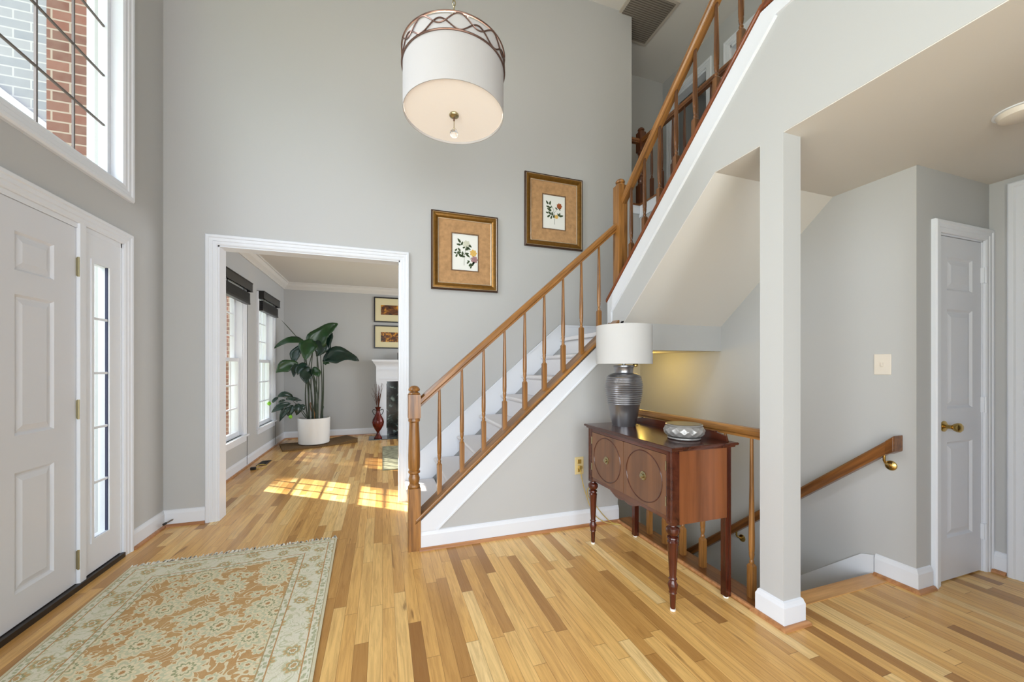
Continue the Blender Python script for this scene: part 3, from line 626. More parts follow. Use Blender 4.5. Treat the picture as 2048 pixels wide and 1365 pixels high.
# guard railing over the basement stairs
gr = thing('guard_railing', 'level oak guard railing behind the console cabinet over the basement stairs', 'railing', (1.92, 2.1, 0))
xg = 1.922
obj('handrail', rail_bm((xg, 1.49, .893), (xg, YS+.02, .893)), 'oak_y', gr, smooth=True)
b = BM(); box(b, X1-.006, 1.985, 1.495, YS, 0, .018); obj('base_board', b, 'oak_dark_y', gr)
b = BM(); box(b, X1-.026, X1-.006, 1.505, YS-.03, 0, .02); obj('shoe_moulding', b, 'shoe', gr, bevel=.006)
proto = None
for k in range(7):
    y = 1.578+.1705*k
    if proto is None: proto = obj('baluster', baluster_bm(xg, y, .018, .875, .185, .005), 'oak_z', gr, smooth=True)
    else: dup(proto, (0, .1705*k, 0), gr)
# wall handrail to the basement
wh = thing('wall_handrail', 'sloping oak handrail fixed by brass brackets to the grey wall under the switch', 'handrail', (X2-.06, 1.42, .85))
xw_ = X2-.065
sl = lambda y: .862-.855*(y-1.42)
b = BM(); A = Vector((xw_, 1.40, .0)); 
prof = [(-.022, -.062), (-.022, -.03), (-.026, -.01), (-.018, 0), (.018, 0), (.026, -.01), (.022, -.03), (.022, -.062)]
r0 = [b.verts.new((xw_+a, 1.40, sl(1.40)+c*1.25)) for a, c in prof]; r1 = [b.verts.new((xw_+a, 3.7, sl(3.7)+c*1.25)) for a, c in prof]
for i in range(8): b.faces.new((r0[i], r0[(i+1) % 8], r1[(i+1) % 8], r1[i]))
b.faces.new(r0[::-1]); b.faces.new(r1); obj('rail', b, 'rail_brown', wh)
b = BM(); prism(b, [(xw_-.026, 1.44, sl(1.44)+.002), (xw_-.026, 1.398, sl(1.398)+.004), (xw_-.026, 1.398, sl(1.398)-.09), (xw_-.026, 1.44, sl(1.44)-.08)], (.09, 0, 0)); obj('rail_return', b, 'rail_brown', wh, bevel=.006)
for y in (1.455, 2.46):
    b = BM(); z = sl(y)-.085
    tube(b, [(xw_, y, z+.012), (xw_, y, z-.02), (xw_+.012, y, z-.036), (xw_+.045, y, z-.05), (X2-.004, y, z-.055)], .007, 10)
    t = BM(); lathe(t, [(.03, 0), (.028, .006), (.014, .014), (0, .016)], (0, 0, 0), 20); t.transform(Matrix.Translation((X2, y, z-.055)) @ Matrix.Rotation(-PI/2, 4, 'Y')); me = bpy.data.meshes.new('t'); t.to_mesh(me); t.free(); b.from_mesh(me); bpy.data.meshes.remove(me)
    obj('bracket', b, 'brass', wh, smooth=True)

# ------------------------------------------------------------ pendant
PX, PY, PB = .385, 2.17, 2.71
pr, ph = .281, .322
pd = thing('pendant_light', 'large white drum pendant light with pierced bronze band hanging in the foyer', 'pendant light', (PX, PY, PB))
def drum(r, h, t, z0, cx, cy, seg=72):
    b = BM(); rings = []
    for rr, z in ((r, 0), (r, h), (r-t, h), (r-t, 0)): rings.append([b.verts.new((cx+rr*math.cos(2*PI*i/seg), cy+rr*math.sin(2*PI*i/seg), z0+z)) for i in range(seg)])
    for q in range(4):
        A, B = rings[q], rings[(q+1) % 4]
        for i in range(seg): b.faces.new((A[i], A[(i+1) % seg], B[(i+1) % seg], B[i]))
    return b
obj('lamp_shade', drum(pr, ph, .004, PB, PX, PY), 'shade', pd, smooth=True)
b = BM(); lathe(b, [(0, .012), (pr-.006, .012), (pr-.006, .016), (0, .016)], (PX, PY, PB), 72); obj('diffuser', b, 'diffuser', pd, smooth=True)
b = BM(); zb0, zb1 = PB+ph-.079, PB+ph+.01; R = pr+.005
ringp = lambda r, z: [(PX+r*math.cos(2*PI*i/72), PY+r*math.sin(2*PI*i/72), z) for i in range(72)]
tube(b, ringp(R, zb0), .0045, 6, True); tube(b, ringp(R, zb1), .0045, 6, True)
nun = 9; mid, amp = (zb0+zb1)/2, (zb1-zb0)/2-.004
for s in (1, -1):
    tube(b, [(PX+R*math.cos(2*PI*i/198+.44), PY+R*math.sin(2*PI*i/198+.44), mid+s*amp*(.36+.64*math.cos(nun*2*PI*i/198))) for i in range(198)], .0036, 5, True)
obj('pierced_band', b, 'bronze', pd, smooth=True)
b = BM()
for k in range(3): a = 2*PI*k/3+.6; tube(b, [(PX, PY, PB+ph+.03), (PX+R*math.cos(a), PY+R*math.sin(a), PB+ph+.01)], .004, 6)
tube(b, [(PX, PY, PB-.03), (PX, PY, PB+ph+.06)], .005, 8); obj('spider_frame', b, 'bronze', pd)
b = BM(); lathe(b, [(0, -.012), (.012, -.012), (.026, -.004), (.028, .002), (.024, .01), (0, .01)], (PX, PY, PB), 24); obj('finial_plate', b, 'old_brass', pd, smooth=True)
b = BM(); lathe(b, [(0, -.125)]+[(.024*math.sin(PI*i/12), -.101-.024*math.cos(PI*i/12)) for i in range(1, 12)]+[(0, -.077)], (PX, PY, PB), 20); obj('crystal_ball', b, 'crystal', pd, smooth=True)
b = BM(); tube(b, [(PX, PY, PB-.01), (PX, PY, PB-.078)], .0022, 6); lathe(b, [(.007, -.082), (.009, -.076), (.004, -.07)], (PX, PY, PB), 12); obj('ball_rod', b, 'old_brass', pd)
b = BM(); z = PB+ph+.06
k = 0
while z < HZ-.06:
    pts = [(0, math.cos(a)*.0085, math.sin(a)*.017) for a in [2*PI*i/12 for i in range(12)]]
    if k % 2: pts = [(p[1], 0, p[2]) for p in pts]
    tube(b, [(PX+p[0], PY+p[1], z+.015+p[2]) for p in pts], .0025, 5, True); z += .027; k += 1
obj('chain', b, 'old_brass', pd, smooth=True)
b = BM(); lathe(b, [(.065, HZ-.001), (.065, HZ-.012), (.03, HZ-.035), (.012, HZ-.05), (.006, HZ-.07)], (PX, PY, 0), 24); obj('canopy', b, 'bronze', pd, smooth=True)
pl = bpy.data.lights.new('pendant_bulb', 'POINT'); pl.energy = 20; pl.color = (1, .84, .66); pl.shadow_soft_size = .06
plo = bpy.data.objects.new('pendant_bulb', pl); COL.objects.link(plo); plo.parent = pd; plo.location = (0, 0, .17)

# ------------------------------------------------------------ console cabinet
CX0, CX1, CY0, CY1, CT = 1.425, 1.83, 1.622, 2.478, .868
cc = thing('console_cabinet', 'mahogany console cabinet with two round-inlaid doors on turned legs', 'cabinet', (1.62, 2.05, 0))
b = BM(); box(b, CX0+.046, CX1-.037, CY0, CY0+.02, .455, CT-.025); obj('side_panel', b, 'mahogany_side', cc)
b = BM(); box(b, CX0+.046, CX1-.037, CY1-.02, CY1, .455, CT-.025); obj('side_panel', b, 'mahogany_side', cc)
b = BM(); box(b, CX0+.03, CX1-.02, CY0+.02, CY1-.02, .455, .475); box(b, CX1-.02, CX1-.008, CY0+.02, CY1-.02, .455, CT-.025); obj('carcass', b, 'mahogany', cc)
b = BM()  # front frame: corner posts with reeds, top rail
for y0, y1 in ((CY0, CY0+.045), (CY1-.045, CY1)):
    box(b, CX0, CX0+.045, y0, y1, .455, CT-.025)
    for q in range(3): y = y0+.011+.0115*q; tube(b, [(CX0, y, .47), (CX0, y, CT-.03)], .0042, 8)
box(b, CX0+.002, CX0+.03, CY0+.045, CY1-.045, CT-.05, CT-.025); obj('front_frame', b, 'mahogany_dark', cc)
b = BM()  # scalloped apron
n = 40; top = .50; pts = []
for i in range(n+1):
    u = i/n; q = abs(2*u-1); 
    k = min(1, max(0, (q-.16)/.34)); k = k*k*(3-2*k); z = .440+.036*k+.010*math.exp(-(q/.05)**2)
    if q > .84: m_ = (q-.84)/.16; z -= .022*m_*m_
    pts.append((CX0+.004, CY0+.04+(CY1-CY0-.08)*u, z))
prism(b, pts+[(CX0+.004, CY1-.04, top), (CX0+.004, CY0+.04, top)], (.018, 0, 0)); obj('apron', b, 'mahogany', cc)
ym = (CY0+CY1)/2
for i, (y0, y1) in enumerate(((ym+.002, CY1-.047), (CY0+.047, ym-.002))):
    b = BM(); box(b, CX0+.001, CX0+.02, y0, y1, .494, CT-.052); dr = obj('door', b, 'walnut_door', cc)
    yc, z_ = (y0+y1)/2, (.494+CT-.052)/2; rr = (y1-y0)/2-.03
    b = BM(); tube(b, [(CX0+.001, yc+rr*math.cos(2*PI*k/64), z_+min(rr, .145)*math.sin(2*PI*k/64)) for k in range(64)], .0035, 6, True); obj('ring_moulding', b, 'mahogany_dark', dr)
    b = BM(); lathe(b, [(.025, 0), (.026, .003), (.022, .005), (.020, .0035), (.015, .004), (.010, .006), (.010, .008), (.0145, .011), (.0145, .015), (.009, .018), (0, .019)], (0, 0, 0), 24)
    b.transform(Matrix.Translation((CX0+.001, yc, z_)) @ Matrix.Rotation(-PI/2, 4, 'Y')); obj('knob', b, 'old_brass', dr, smooth=True)
    b = BM(); hy = y1 if i == 0 else y0
    
    b.free()
    for z in (.545, CT-.135): b = BM(); box(b, CX0-.003, CX0+.001, hy-.004, hy+.004, z, z+.05); obj('hinge', b, 'old_brass', dr)
b = BM(); TP = [(0, -.026), (.010, -.026), (.012, -.018), (.022, -.014), (.024, -.004), (.020, 0), (0, 0)]
sweep(b, [(CX0, CY0, CT), (CX0, CY1, CT), (CX1, CY1, CT), (CX1, CY0, CT)][::-1], [(-a, c) for a, c in TP], (0, 0, 1), True); box(b, CX0-.001, CX1+.001, CY0-.001, CY1+.001, CT-.02, CT); obj('top', b, 'mahogany_dark', cc)
b = BM(); prism(b, [(CX1-.015, CY0+.02, CT), (CX1-.015, CY0+.03, CT+.028), (CX1-.015, CY0+.10, CT+.043), (CX1-.015, CY1-.10, CT+.043), (CX1-.015, CY1-.03, CT+.028), (CX1-.015, CY1-.02, CT)], (.015, 0, 0)); box(b, CX1-.02, CX1+.002, CY0+.1, CY1-.1, CT+.04, CT+.047); obj('gallery', b, 'mahogany_dark', cc)
LEG = [(.012, .012), (.0135, .02), (.016, .085), (.017, .09), (.021, .096), (.018, .104), (.024, .125), (.026, .14), (.018, .155), (.016, .162), (.022, .168), (.018, .174), (.017, .18), (.020, .22), (.027, .355), (.029, .362), (.025, .368), (.022, .374), (.030, .382), (.028, .388), (.018, .394), (.030, .405), (.036, .42), (.033, .436), (.020, .446), (.018, .456)]
for y in (CY0+.024, CY1-.024):
    b = BM(); lathe(b, LEG, (CX0+.024, y, 0), 20); lg = obj('leg', b, 'mahogany_leg', cc, smooth=True)
    b = BM(); lathe(b, [(.014, 0), (.014, .012)], (CX0+.024, y, 0), 14); obj('glide', b, 'felt', lg)
    b = BM(); box(b, CX1-.036, CX1, y-.018, y+.018, .012, CT-.026); lg = obj('leg', b, 'mahogany_leg', cc)
    b = BM(); lathe(b, [(.014, 0), (.014, .012)], (CX1-.018, y, 0), 14); obj('glide', b, 'felt', lg)

# table lamp
LX, LY = 1.628, 2.335
tl = thing('table_lamp', 'table lamp with ribbed pewter urn base and white drum shade on the cabinet', 'lamp', (LX, LY, CT))
def rib(r, z, a): return r
prof = [(0, 0), (.079, 0), (.081, .008), (.086, .03), (.0985, .09), (.1095, .15)]
for i in range(105):
    u = i/104; z = .155+.19*u; r = .1105+.0185*math.sin(min(1, u*1.02)*PI*.74)-.006*max(0, u-.72)/.28; prof.append((r+.0022*math.cos(2*PI*u*13), z))
prof += [(.114, .352), (.098, .363), (.072, .371), (.063, .374), (.062, .378), (.066, .41), (.073, .418), (.073, .425), (.06, .428), (.015, .43)]
b = BM(); lathe(b, prof, (LX, LY, CT), 48); obj('base', b, 'pewter_vase', tl, smooth=True)
b = BM(); lathe(b, [(.012, .428), (.012, .44), (.017, .445), (.017, .47), (.009, .475), (.009, .69)], (LX, LY, CT), 16); obj('socket', b, 'chrome', tl, smooth=True)
obj('lamp_shade', drum(.193, .27, .003, CT+.437, LX, LY), 'shade_off', tl, smooth=True)
b = BM()
for k in range(3): a = 2*PI*k/3; tube(b, [(LX, LY, CT+.68), (LX+.19*math.cos(a), LY+.19*math.sin(a), CT+.69)], .0025, 6)
lathe(b, [(.012, .69), (.012, .70), (.006, .72), (0, .725)], (LX, LY, CT), 12); obj('shade_spider', b, 'chrome', tl)
b = BM(); lathe(b, [(0, .415), (.016, .42), (.019, .432), (.012, .448), (.006, .452)], (LX+.075, LY-.03, CT), 14); obj('switch_knob', b, 'brass', tl, smooth=True)
b = BM()
cp_ = [(LX+.078, LY, CT+.02), (1.76, 2.42, CT+.006), (1.79, 2.53, .80), (1.70, 2.60, .50), (1.56, YS-.035, .30), (1.63, YS-.06, .16), (1.75, YS-.06, .03), (1.80, 2.62, .026), (1.70, YS-.05, .03), (1.60, YS-.045, .12), (1.53, YS-.04, .30), (1.50, YS-.03, .44), (1.497, YS-.016, .476)]
def smoothpath(P, n=8):
    P = [Vector(p) for p in P]; out = []
    for i in range(len(P)-1):
        p0, p1, p2, p3 = P[max(i-1, 0)], P[i], P[i+1], P[min(i+2, len(P)-1)]
        for k in range(n):
            t = k/n; out.append(.5*((2*p1)+(p2-p0)*t+(2*p0-5*p1+4*p2-p3)*t*t+(3*p1-p0-3*p2+p3)*t**3))
    out.append(P[-1]); return out
tube(b, smoothpath(cp_), .0035, 6); obj('power_cord', b, 'cord', tl, smooth=True)
b = BM(); box(b, 1.485, 1.515, YS-.03, YS-.006, .468, .492); obj('plug', b, 'cream_brass', tl, bevel=.004)
# bowl
BX, BY = 1.655, 1.79
bo = thing('decorative_bowl', 'small silver ceramic bowl with diamond relief at the front end of the cabinet', 'bowl', (BX, BY, CT))
def diam(r, z, a):
    if .022 < z < .074: return r+.0035*max(0, 1-1.6*abs(((a*15/PI+z*56) % 2)-1))+.0035*max(0, 1-1.6*abs(((a*15/PI-z*56) % 2)-1))
    return r
prof = [(0, .012), (.07, .012), (.086, .020)]+[(.086+.021*math.sin(PI*(.12+.76*i/24)), .021+.054*i/24) for i in range(25)]+[(.098, .078), (.101, .083), (.097, .086)]
b = BM(); lathe(b, prof, (BX, BY, CT), 144, diam); obj('bowl_body', b, 'silver_bowl', bo, smooth=True)
b = BM(); lathe(b, [(.0955, .0875), (.09, .05), (.07, .0871-.02), (0, .066)][:1]+[(.09, .075), (.06, .068), (0, .066)], (BX, BY, CT+.0004), 60); obj('bowl_interior', b, 'bowl_in', bo, smooth=True)
b = BM(); lathe(b, [(0, 0), (.082, 0), (.09, .006), (.088, .012), (.07, .014), (0, .014)], (BX, BY, CT), 60); obj('foot_plate', b, 'silver_bowl', bo, smooth=True)

# ------------------------------------------------------------ pictures on the back wall
def ellipse_leaf(b, cx, cz, L, W, ang, y):
    n = 12; ca, sa = math.cos(ang), math.sin(ang); pts = []
    for i in range(n):
        t = 2*PI*i/n; u = L*.5*math.cos(t); v = W*.5*math.sin(t)*(1-.35*math.cos(t)); pts.append((cx+u*ca-v*sa, y, cz+u*sa+v*ca))
    prism(b, pts, (0, -.0006, 0))
def framed(label, x0, x1, z0, z1, art):
    t = thing('framed_picture', label, 'picture', ((x0+x1)/2, YB, z0), 'framed botanical prints on the back wall')
    yb = YB-.004
    b = BM(); path = [(x0, yb, z0), (x0, yb, z1), (x1, yb, z1), (x1, yb, z0)]
    sweep(b, path, [(0, 0), (0, .022), (-.008, .03), (-.014, .026), (-.014, 0)], (0, -1, 0), True); obj('outer_edge', b, 'gold_edge', t)
    b = BM(); sweep(b, path, [(-.014, 0), (-.014, .028), (-.02, .031), (-.035, .034), (-.05, .028), (-.062, .018), (-.066, .018), (-.066, 0)], (0, -1, 0), True); fr = obj('frame', b, 'gold', t)
    b = BM(); sweep(b, path, [(-.066, 0), (-.066, .017), (-.069, .020), (-.074, .017), (-.074, 0)], (0, -1, 0), True); sweep(b, path, [(-.0135, .026), (-.0165, .0325), (-.0195, .0305)], (0, -1, 0), True); obj('frame_bead', b, 'silver_edge', fr)
    cx, cz = (x0+x1)/2, (z0+z1)/2; pw, ph_ = .131, .181
    b = BM(); grid_wall(b, 'y', yb-.010, yb-.002, x0+.07, x1-.07, z0+.07, z1-.07, [(cx-pw, cx+pw, cz-ph_, cz+ph_)]); obj('mat_board', b, 'suede', t)
    b = BM(); 
    for e, g in ((.010, .006), (.003, -.001)): grid_wall(b, 'y', yb-.0108, yb-.009, cx-pw-e, cx+pw+e, cz-ph_-e, cz+ph_+e, [(cx-pw-g, cx+pw+g, cz-ph_-g, cz+ph_+g)])
    obj('mat_line', b, 'ink_line', t)
    b = BM(); box(b, cx-pw, cx+pw, yb-.005, yb-.002, cz-ph_, cz+ph_); pr_ = obj('print', b, 'paper', t)
    y = yb-.0051
    b = BM()
    for stem in art['stems']:
        P = smoothpath([(cx+u, y-.0006, cz+v) for u, v in stem], 5); tube(b, P, .0016, 4)
    for (u, v, L, W, a) in art['leaves']: ellipse_leaf(b, cx+u, cz+v, L, W, a, y)
    obj('drawn_leaves', b, 'leaf_print', pr_)
    for (u, v, R, mm) in art['roses']:
        b = BM()
        for q, (k, rr) in enumerate(((7, 1), (6, .72), (5, .42))):
            n = 28; prism(b, [(cx+u+R*rr*(1+.14*math.cos(k*2*PI*i/n+q))*math.cos(2*PI*i/n), y-.0006*q, cz+v+R*rr*(1+.14*math.cos(k*2*PI*i/n+q))*math.sin(2*PI*i/n)) for i in range(n)], (0, -.0006, 0))
        obj('drawn_flower', b, mm, pr_)
rl = lambda cx, cz, n, spread, s: [(cx+random.uniform(-spread, spread), cz+random.uniform(-spread, spread), s*random.uniform(.8, 1.2), s*.5, random.uniform(0, PI)) for _ in range(n)]
framed('gold framed botanical print with a yellow rose, hanging lower and left over the doorway side', .449, 1.125, 2.050, 2.824, dict(
    stems=[[(-.01, -.13), (-.008, -.06), (.0, .0), (.01, .05), (.03, .09)], [(0, -.02), (-.05, .0), (-.085, .01)], [(0, .0), (.04, -.03), (.06, -.07)], [(.0, .02), (.05, .02)]],
    leaves=[(-.06, .115, .05, .022, 2.2), (-.03, .09, .04, .02, 1.2), (-.065, .075, .045, .02, 3.0), (-.01, .05, .03, .016, .4), (.05, .07, .045, .022, -.6), (.035, .045, .05, .022, -.5), (.02, .035, .04, .02, .1), (-.09, .02, .035, .016, .8), (-.06, .025, .04, .02, 2.2), (-.1, -.01, .032, .016, 2.9), (-.06, -.005, .045, .024, .3), (-.085, -.035, .04, .018, 1.2), (-.05, -.03, .045, .025, 2.4), (-.025, -.01, .04, .02, 1.5), (-.02, -.04, .045, .022, -.2), (.02, -.01, .04, .02, .2), (.03, -.03, .045, .02, -.7), (.035, -.085, .03, .015, 2.8), (.05, -.12, .04, .018, 1.1), (.03, -.1, .03, .015, .6), (.075, -.115, .05, .025, .7), (.06, -.14, .035, .016, 1.3), (.09, -.09, .05, .022, 1.2)],
    roses=[(.015, .085, .036, 'white_rose'), (.085, .0, .034, 'yellow_rose'), (.095, -.065, .034, 'mauve_rose')]))
framed('gold framed botanical print with a rust rose, hanging higher beside the stairs', 1.423, 2.109, 2.573, 3.360, dict(
    stems=[[(.01, -.13), (.008, -.07), (.0, -.01), (-.01, .04), (-.05, .09)], [(.0, -.01), (.04, .04), (.06, .08)], [(.01, -.05), (.05, -.03), (.09, -.02)], [(0, -.02), (-.05, -.02)]],
    leaves=[(-.08, .1, .045, .02, 2.2), (-.045, .1, .045, .02, 1.3), (-.07, .055, .045, .02, 2.9), (-.04, .05, .04, .018, .6), (-.055, .025, .055, .026, 2.7), (-.08, -.01, .035, .016, 2.9), (-.05, -.01, .045, .022, 2.3), (-.02, -.015, .045, .022, 1.6), (-.06, -.045, .045, .02, .7), (-.03, -.055, .04, .018, 1.2), (.0, -.04, .04, .02, 1.4), (.055, -.02, .04, .02, 2.3), (.09, -.03, .05, .02, .3), (.07, -.01, .03, .015, 1.5), (.03, .045, .035, .014, -.7), (.07, .04, .03, .014, -1.2)],
    roses=[(.065, .075, .03, 'rose'), (.03, -.045, .022, 'yellow_rose')]))
# black framed photos in the living room
def small_pic(label, z0, z1, mm):
    t = thing('framed_photo', label, 'picture', (.15, 7.8, z0), 'black framed autumn photos over the mantel'); x0, x1, y = -.153, .42, 7.796
    b = BM(); sweep(b, [(x0, y, z0), (x0, y, z1), (x1, y, z1), (x1, y, z0)], [(0, 0), (0, .022), (-.022, .022), (-.022, 0)], (0, -1, 0), True); obj('frame', b, 'black_frame', t)
    b = BM(); box(b, x0+.02, x1-.02, y-.010, y-.002, z0+.02, z1-.02); obj('mat_board', b, 'ivory_mat', t)
    b = BM(); box(b, x0+.125, x1-.125, y-.0125, y-.010, (z0+z1)/2-.095, (z0+z1)/2+.092); obj('print', b, mm, t)
small_pic('black framed photo of golden leaves, upper of the two over the mantel', 2.148, 2.630, 'photo_a')
small_pic('black framed photo of amber sprigs, lower of the two over the mantel', 1.645, 2.090, 'photo_b')

# ------------------------------------------------------------ fixtures
t = thing('wall_outlet', 'brass outlet plate low on the stair wall beside the cabinet', 'outlet', (1.5, YS, .42))
b = BM(); box(b, 1.462, 1.54, YS-.006, YS-.0005, .42, .56); obj('plate', b, flat('cream_plate', lin(222, 204, 152), .4), t, bevel=.003)
for z in (.44, .505): b = BM(); box(b, 1.484, 1.518, YS-.009, YS-.005, z, z+.035); obj('socket', b, 'cream_brass', t, bevel=.004)
t = thing('light_switch', 'ivory light switch plate on the grey wall above the handrail', 'switch', (X2, 1.49, 1.24))
b = BM(); box(b, X2-.006, X2-.0005, 1.452, 1.538, 1.236, 1.362); obj('plate', b, 'ivory', t, bevel=.003)
b = BM(); box(b, X2-.016, X2-.005, 1.49, 1.5, 1.286, 1.31); obj('toggle', b, 'ivory', t, bevel=.002)
t = thing('smoke_detector', 'round white smoke detector on the hall ceiling at the right edge', 'smoke detector', (2.72, .90, C1-.001))
b = BM(); lathe(b, [(.078, -.0), (.078, -.012), (.07, -.03), (.05, -.038), (0, -.038)], (2.72, .90, C1-.001), 36); obj('body', b, 'ivory', t, smooth=True)
b = BM(); lathe(b, [(.088, 0), (.088, -.008), (.07, -.01)], (2.72, .90, C1-.001), 36); obj('mounting_ring', b, 'trim', t, smooth=True)
t = thing('door_stop', 'small spring door stop with dark tip on the baseboard left of the doorway', 'door stop', (-1.60, YB-.015, .055))
b = BM(); pts = [(-1.60-.012*i/60+.005*math.cos(i*1.3), YB-.015-.08*i/60, .055+.005*math.sin(i*1.3)) for i in range(61)]; tube(b, pts, .0018, 5); obj('spring', b, 'chrome', t, smooth=True)
b = BM(); tube(b, [(-1.612, YB-.093, .055), (-1.616, YB-.118, .055)], .009, 10); obj('tip', b, 'black', t, smooth=True)
t = thing('ceiling_vent', 'large return-air grille on the upstairs hall ceiling', 'vent', (3.0, 3.9, HZ-.02))
b = BM(); box(b, 2.60, 3.19, 3.50, 4.12, HZ-.02, HZ-.001); obj('frame', b, 'dim_vent', t); b = BM(); box(b, 2.635, 3.155, 3.53, 4.09, HZ-.0205, HZ-.0195); obj('backing', b, flat('grille_backing', lin(96, 88, 80), .8), t)
b = BM()
for k in range(22): y = 3.535+.0255*k; box(b, 2.635, 3.155, y, y+.012, HZ-.026, HZ-.019)
obj('grille', b, flat('return_grille', lin(138, 130, 120), .7), t)
# floor vent, adapter
t = thing('floor_vent', 'dark bronze floor register beside the living room windows', 'vent', (-1.50, 5.90, 0))
b = BM(); box(b, -1.555, -1.445, 5.78, 6.06, .0005, .007); obj('frame', b, 'vent', t)
b = BM()
for k in range(16): y = 5.80+.0152*k; box(b, -1.54, -1.46, y, y+.006, .0065, .010)
obj('grille', b, 'black', t)
t = thing('power_adapter', 'small black power adapter with a coiled cord on the floor by the register', 'adapter', (-1.52, 5.62, 0))
b = BM(); box(b, -1.56, -1.50, 5.56, 5.60, .001, .035); obj('plug_body', b, 'black', t, bevel=.006)
b = BM(); tube(b, smoothpath([(-1.51, 5.585, .015), (-1.46, 5.60, .006), (-1.41, 5.67, .006), (-1.44, 5.74, .02), (-1.50, 5.70, .03), (-1.52, 5.64, .008), (-1.47, 5.62, .006)]), .004, 6); obj('cord', b, 'cord', t, smooth=True)

# ------------------------------------------------------------ rugs
rx, ry = -.885, 2.16
rg = thing('area_rug', 'faded tan and sage oriental rug with fringe in front of the front door', 'rug', (rx, ry, 0))
rg.rotation_euler = (0, 0, math.radians(2.1))
b = BM(); box(b, -.6, .6, -.95, .95, .001, .009); o = obj('pile', b, rug_mat(), None); o.parent = rg
b = BM()
for s in (1, -1):
    for i in range(150):
        x = -.597+1.194*i/149; L = random.uniform(.03, .06); dx = random.uniform(-.012, .012); w = random.uniform(.003, .006)
        y0, y1 = s*.948, s*(.95+L)
        prism(b, [(x-w, y0, .001), (x+w, y0, .001), (x+dx+w*.7, y1, .001), (x+dx-w*.7, y1, .001)], (0, 0, .004))
o = obj('fringe', b, flat('fringe_wool', lin(246, 244, 232), .95), None); o.parent = rg; o['kind'] = 'stuff'
b = BM(); box(b, .0, 1.6, 5.02, 6.5, .001, .013); tag(obj('area_rug', b, 'rug_small', loc=(.8, 5.8, 0)), 'sage green patterned rug just visible past the doorway, before the fireplace', 'rug')
b = BM(); n = 28
A, B_, C_, D_ = Vector((-1.43, 6.60, 0)), Vector((-.40, 7.05, 0)), Vector((-.62, 7.56, 0)), Vector((-1.60, 7.18, 0))
g = []
for i in range(n+1):
    row = []
    for j in range(9):
        u, v = i/n, j/8; p = (A*(1-u)+B_*u)*(1-v)+(D_*(1-u)+C_*u)*v
        p.z = .024+.005*math.sin(u*9+v*2)+(.05*(u-.75)*4 if u > .75 else 0)*(1-v*.3); row.append(p)
    g.append(row)
top = [[b.verts.new(p) for p in r] for r in g]; bot = [[b.verts.new((p.x, p.y, .001)) for p in r] for r in g]
for i in range(n):
    for j in range(8): b.faces.new((top[i][j], top[i+1][j], top[i+1][j+1], top[i][j+1])); b.faces.new((bot[i][j], bot[i][j+1], bot[i+1][j+1], bot[i+1][j]))
for i in range(n): b.faces.new((top[i][0], bot[i][0], bot[i+1][0], top[i+1][0])); b.faces.new((top[i][8], top[i+1][8], bot[i+1][8], bot[i][8]))
for j in range(8): b.faces.new((top[0][j], top[0][j+1], bot[0][j+1], bot[0][j])); b.faces.new((top[n][j], bot[n][j], bot[n][j+1], top[n][j+1]))
tag(obj('straw_mat', b, 'straw', loc=(-1.0, 7.1, 0)), 'brown woven straw mat lying under the white plant pot', 'mat')

# ------------------------------------------------------------ blinds
def blind(label, y0, y1, x=XW+.005):
    t = thing('window_blind', label, 'blind', (x, (y0+y1)/2, 2.3), 'dark bronze blinds on the living room windows')
    b = BM(); box(b, x+.075, x+.085, y0, y1, 2.245, 2.36); box(b, x, x+.075, y0, y0+.01, 2.245, 2.36); box(b, x, x+.075, y1-.01, y1, 2.245, 2.36); box(b, x+.075, x+.09, y0, y1, 2.35, 2.36); box(b, x+.075, x+.09, y0, y1, 2.245, 2.255); obj('valance', b, 'blind', t)
    b = BM(); box(b, x+.012, x+.062, y0+.02, y1-.02, 2.315, 2.355); obj('head_rail', b, 'blind', t)
    b = BM()
    for k in range(13): z = 2.105+.0095*k; box(b, x+.014, x+.064, y0+.025, y1-.025, z, z+.0062)
    obj('slat_stack', b, 'blind', t)
    b = BM(); box(b, x+.010, x+.066, y0+.025, y1-.025, 2.083, 2.103); obj('bottom_rail', b, 'blind', t)
    b = BM(); tube(b, [(x+.02, y1+.03, 2.3), (x+.012, y1+.035, .03)], .003, 6); tube(b, [(x+.02, y1-.02, 2.33), (x+.02, y1+.03, 2.3)], .003, 6); obj('pull_cord', b, 'blind', t)
    for q in (.2, .8): y = y0+(y1-y0)*q; b = BM(); box(b, x+.036, x+.040, y-.006, y+.006, 2.10, 2.33); obj('lift_tape', b, 'blind', t)
blind('dark bronze raised blind on the living room window nearest the doorway', 4.86, 5.745)
blind('dark bronze raised blind on the living room window by the plant', 6.24, 7.13)

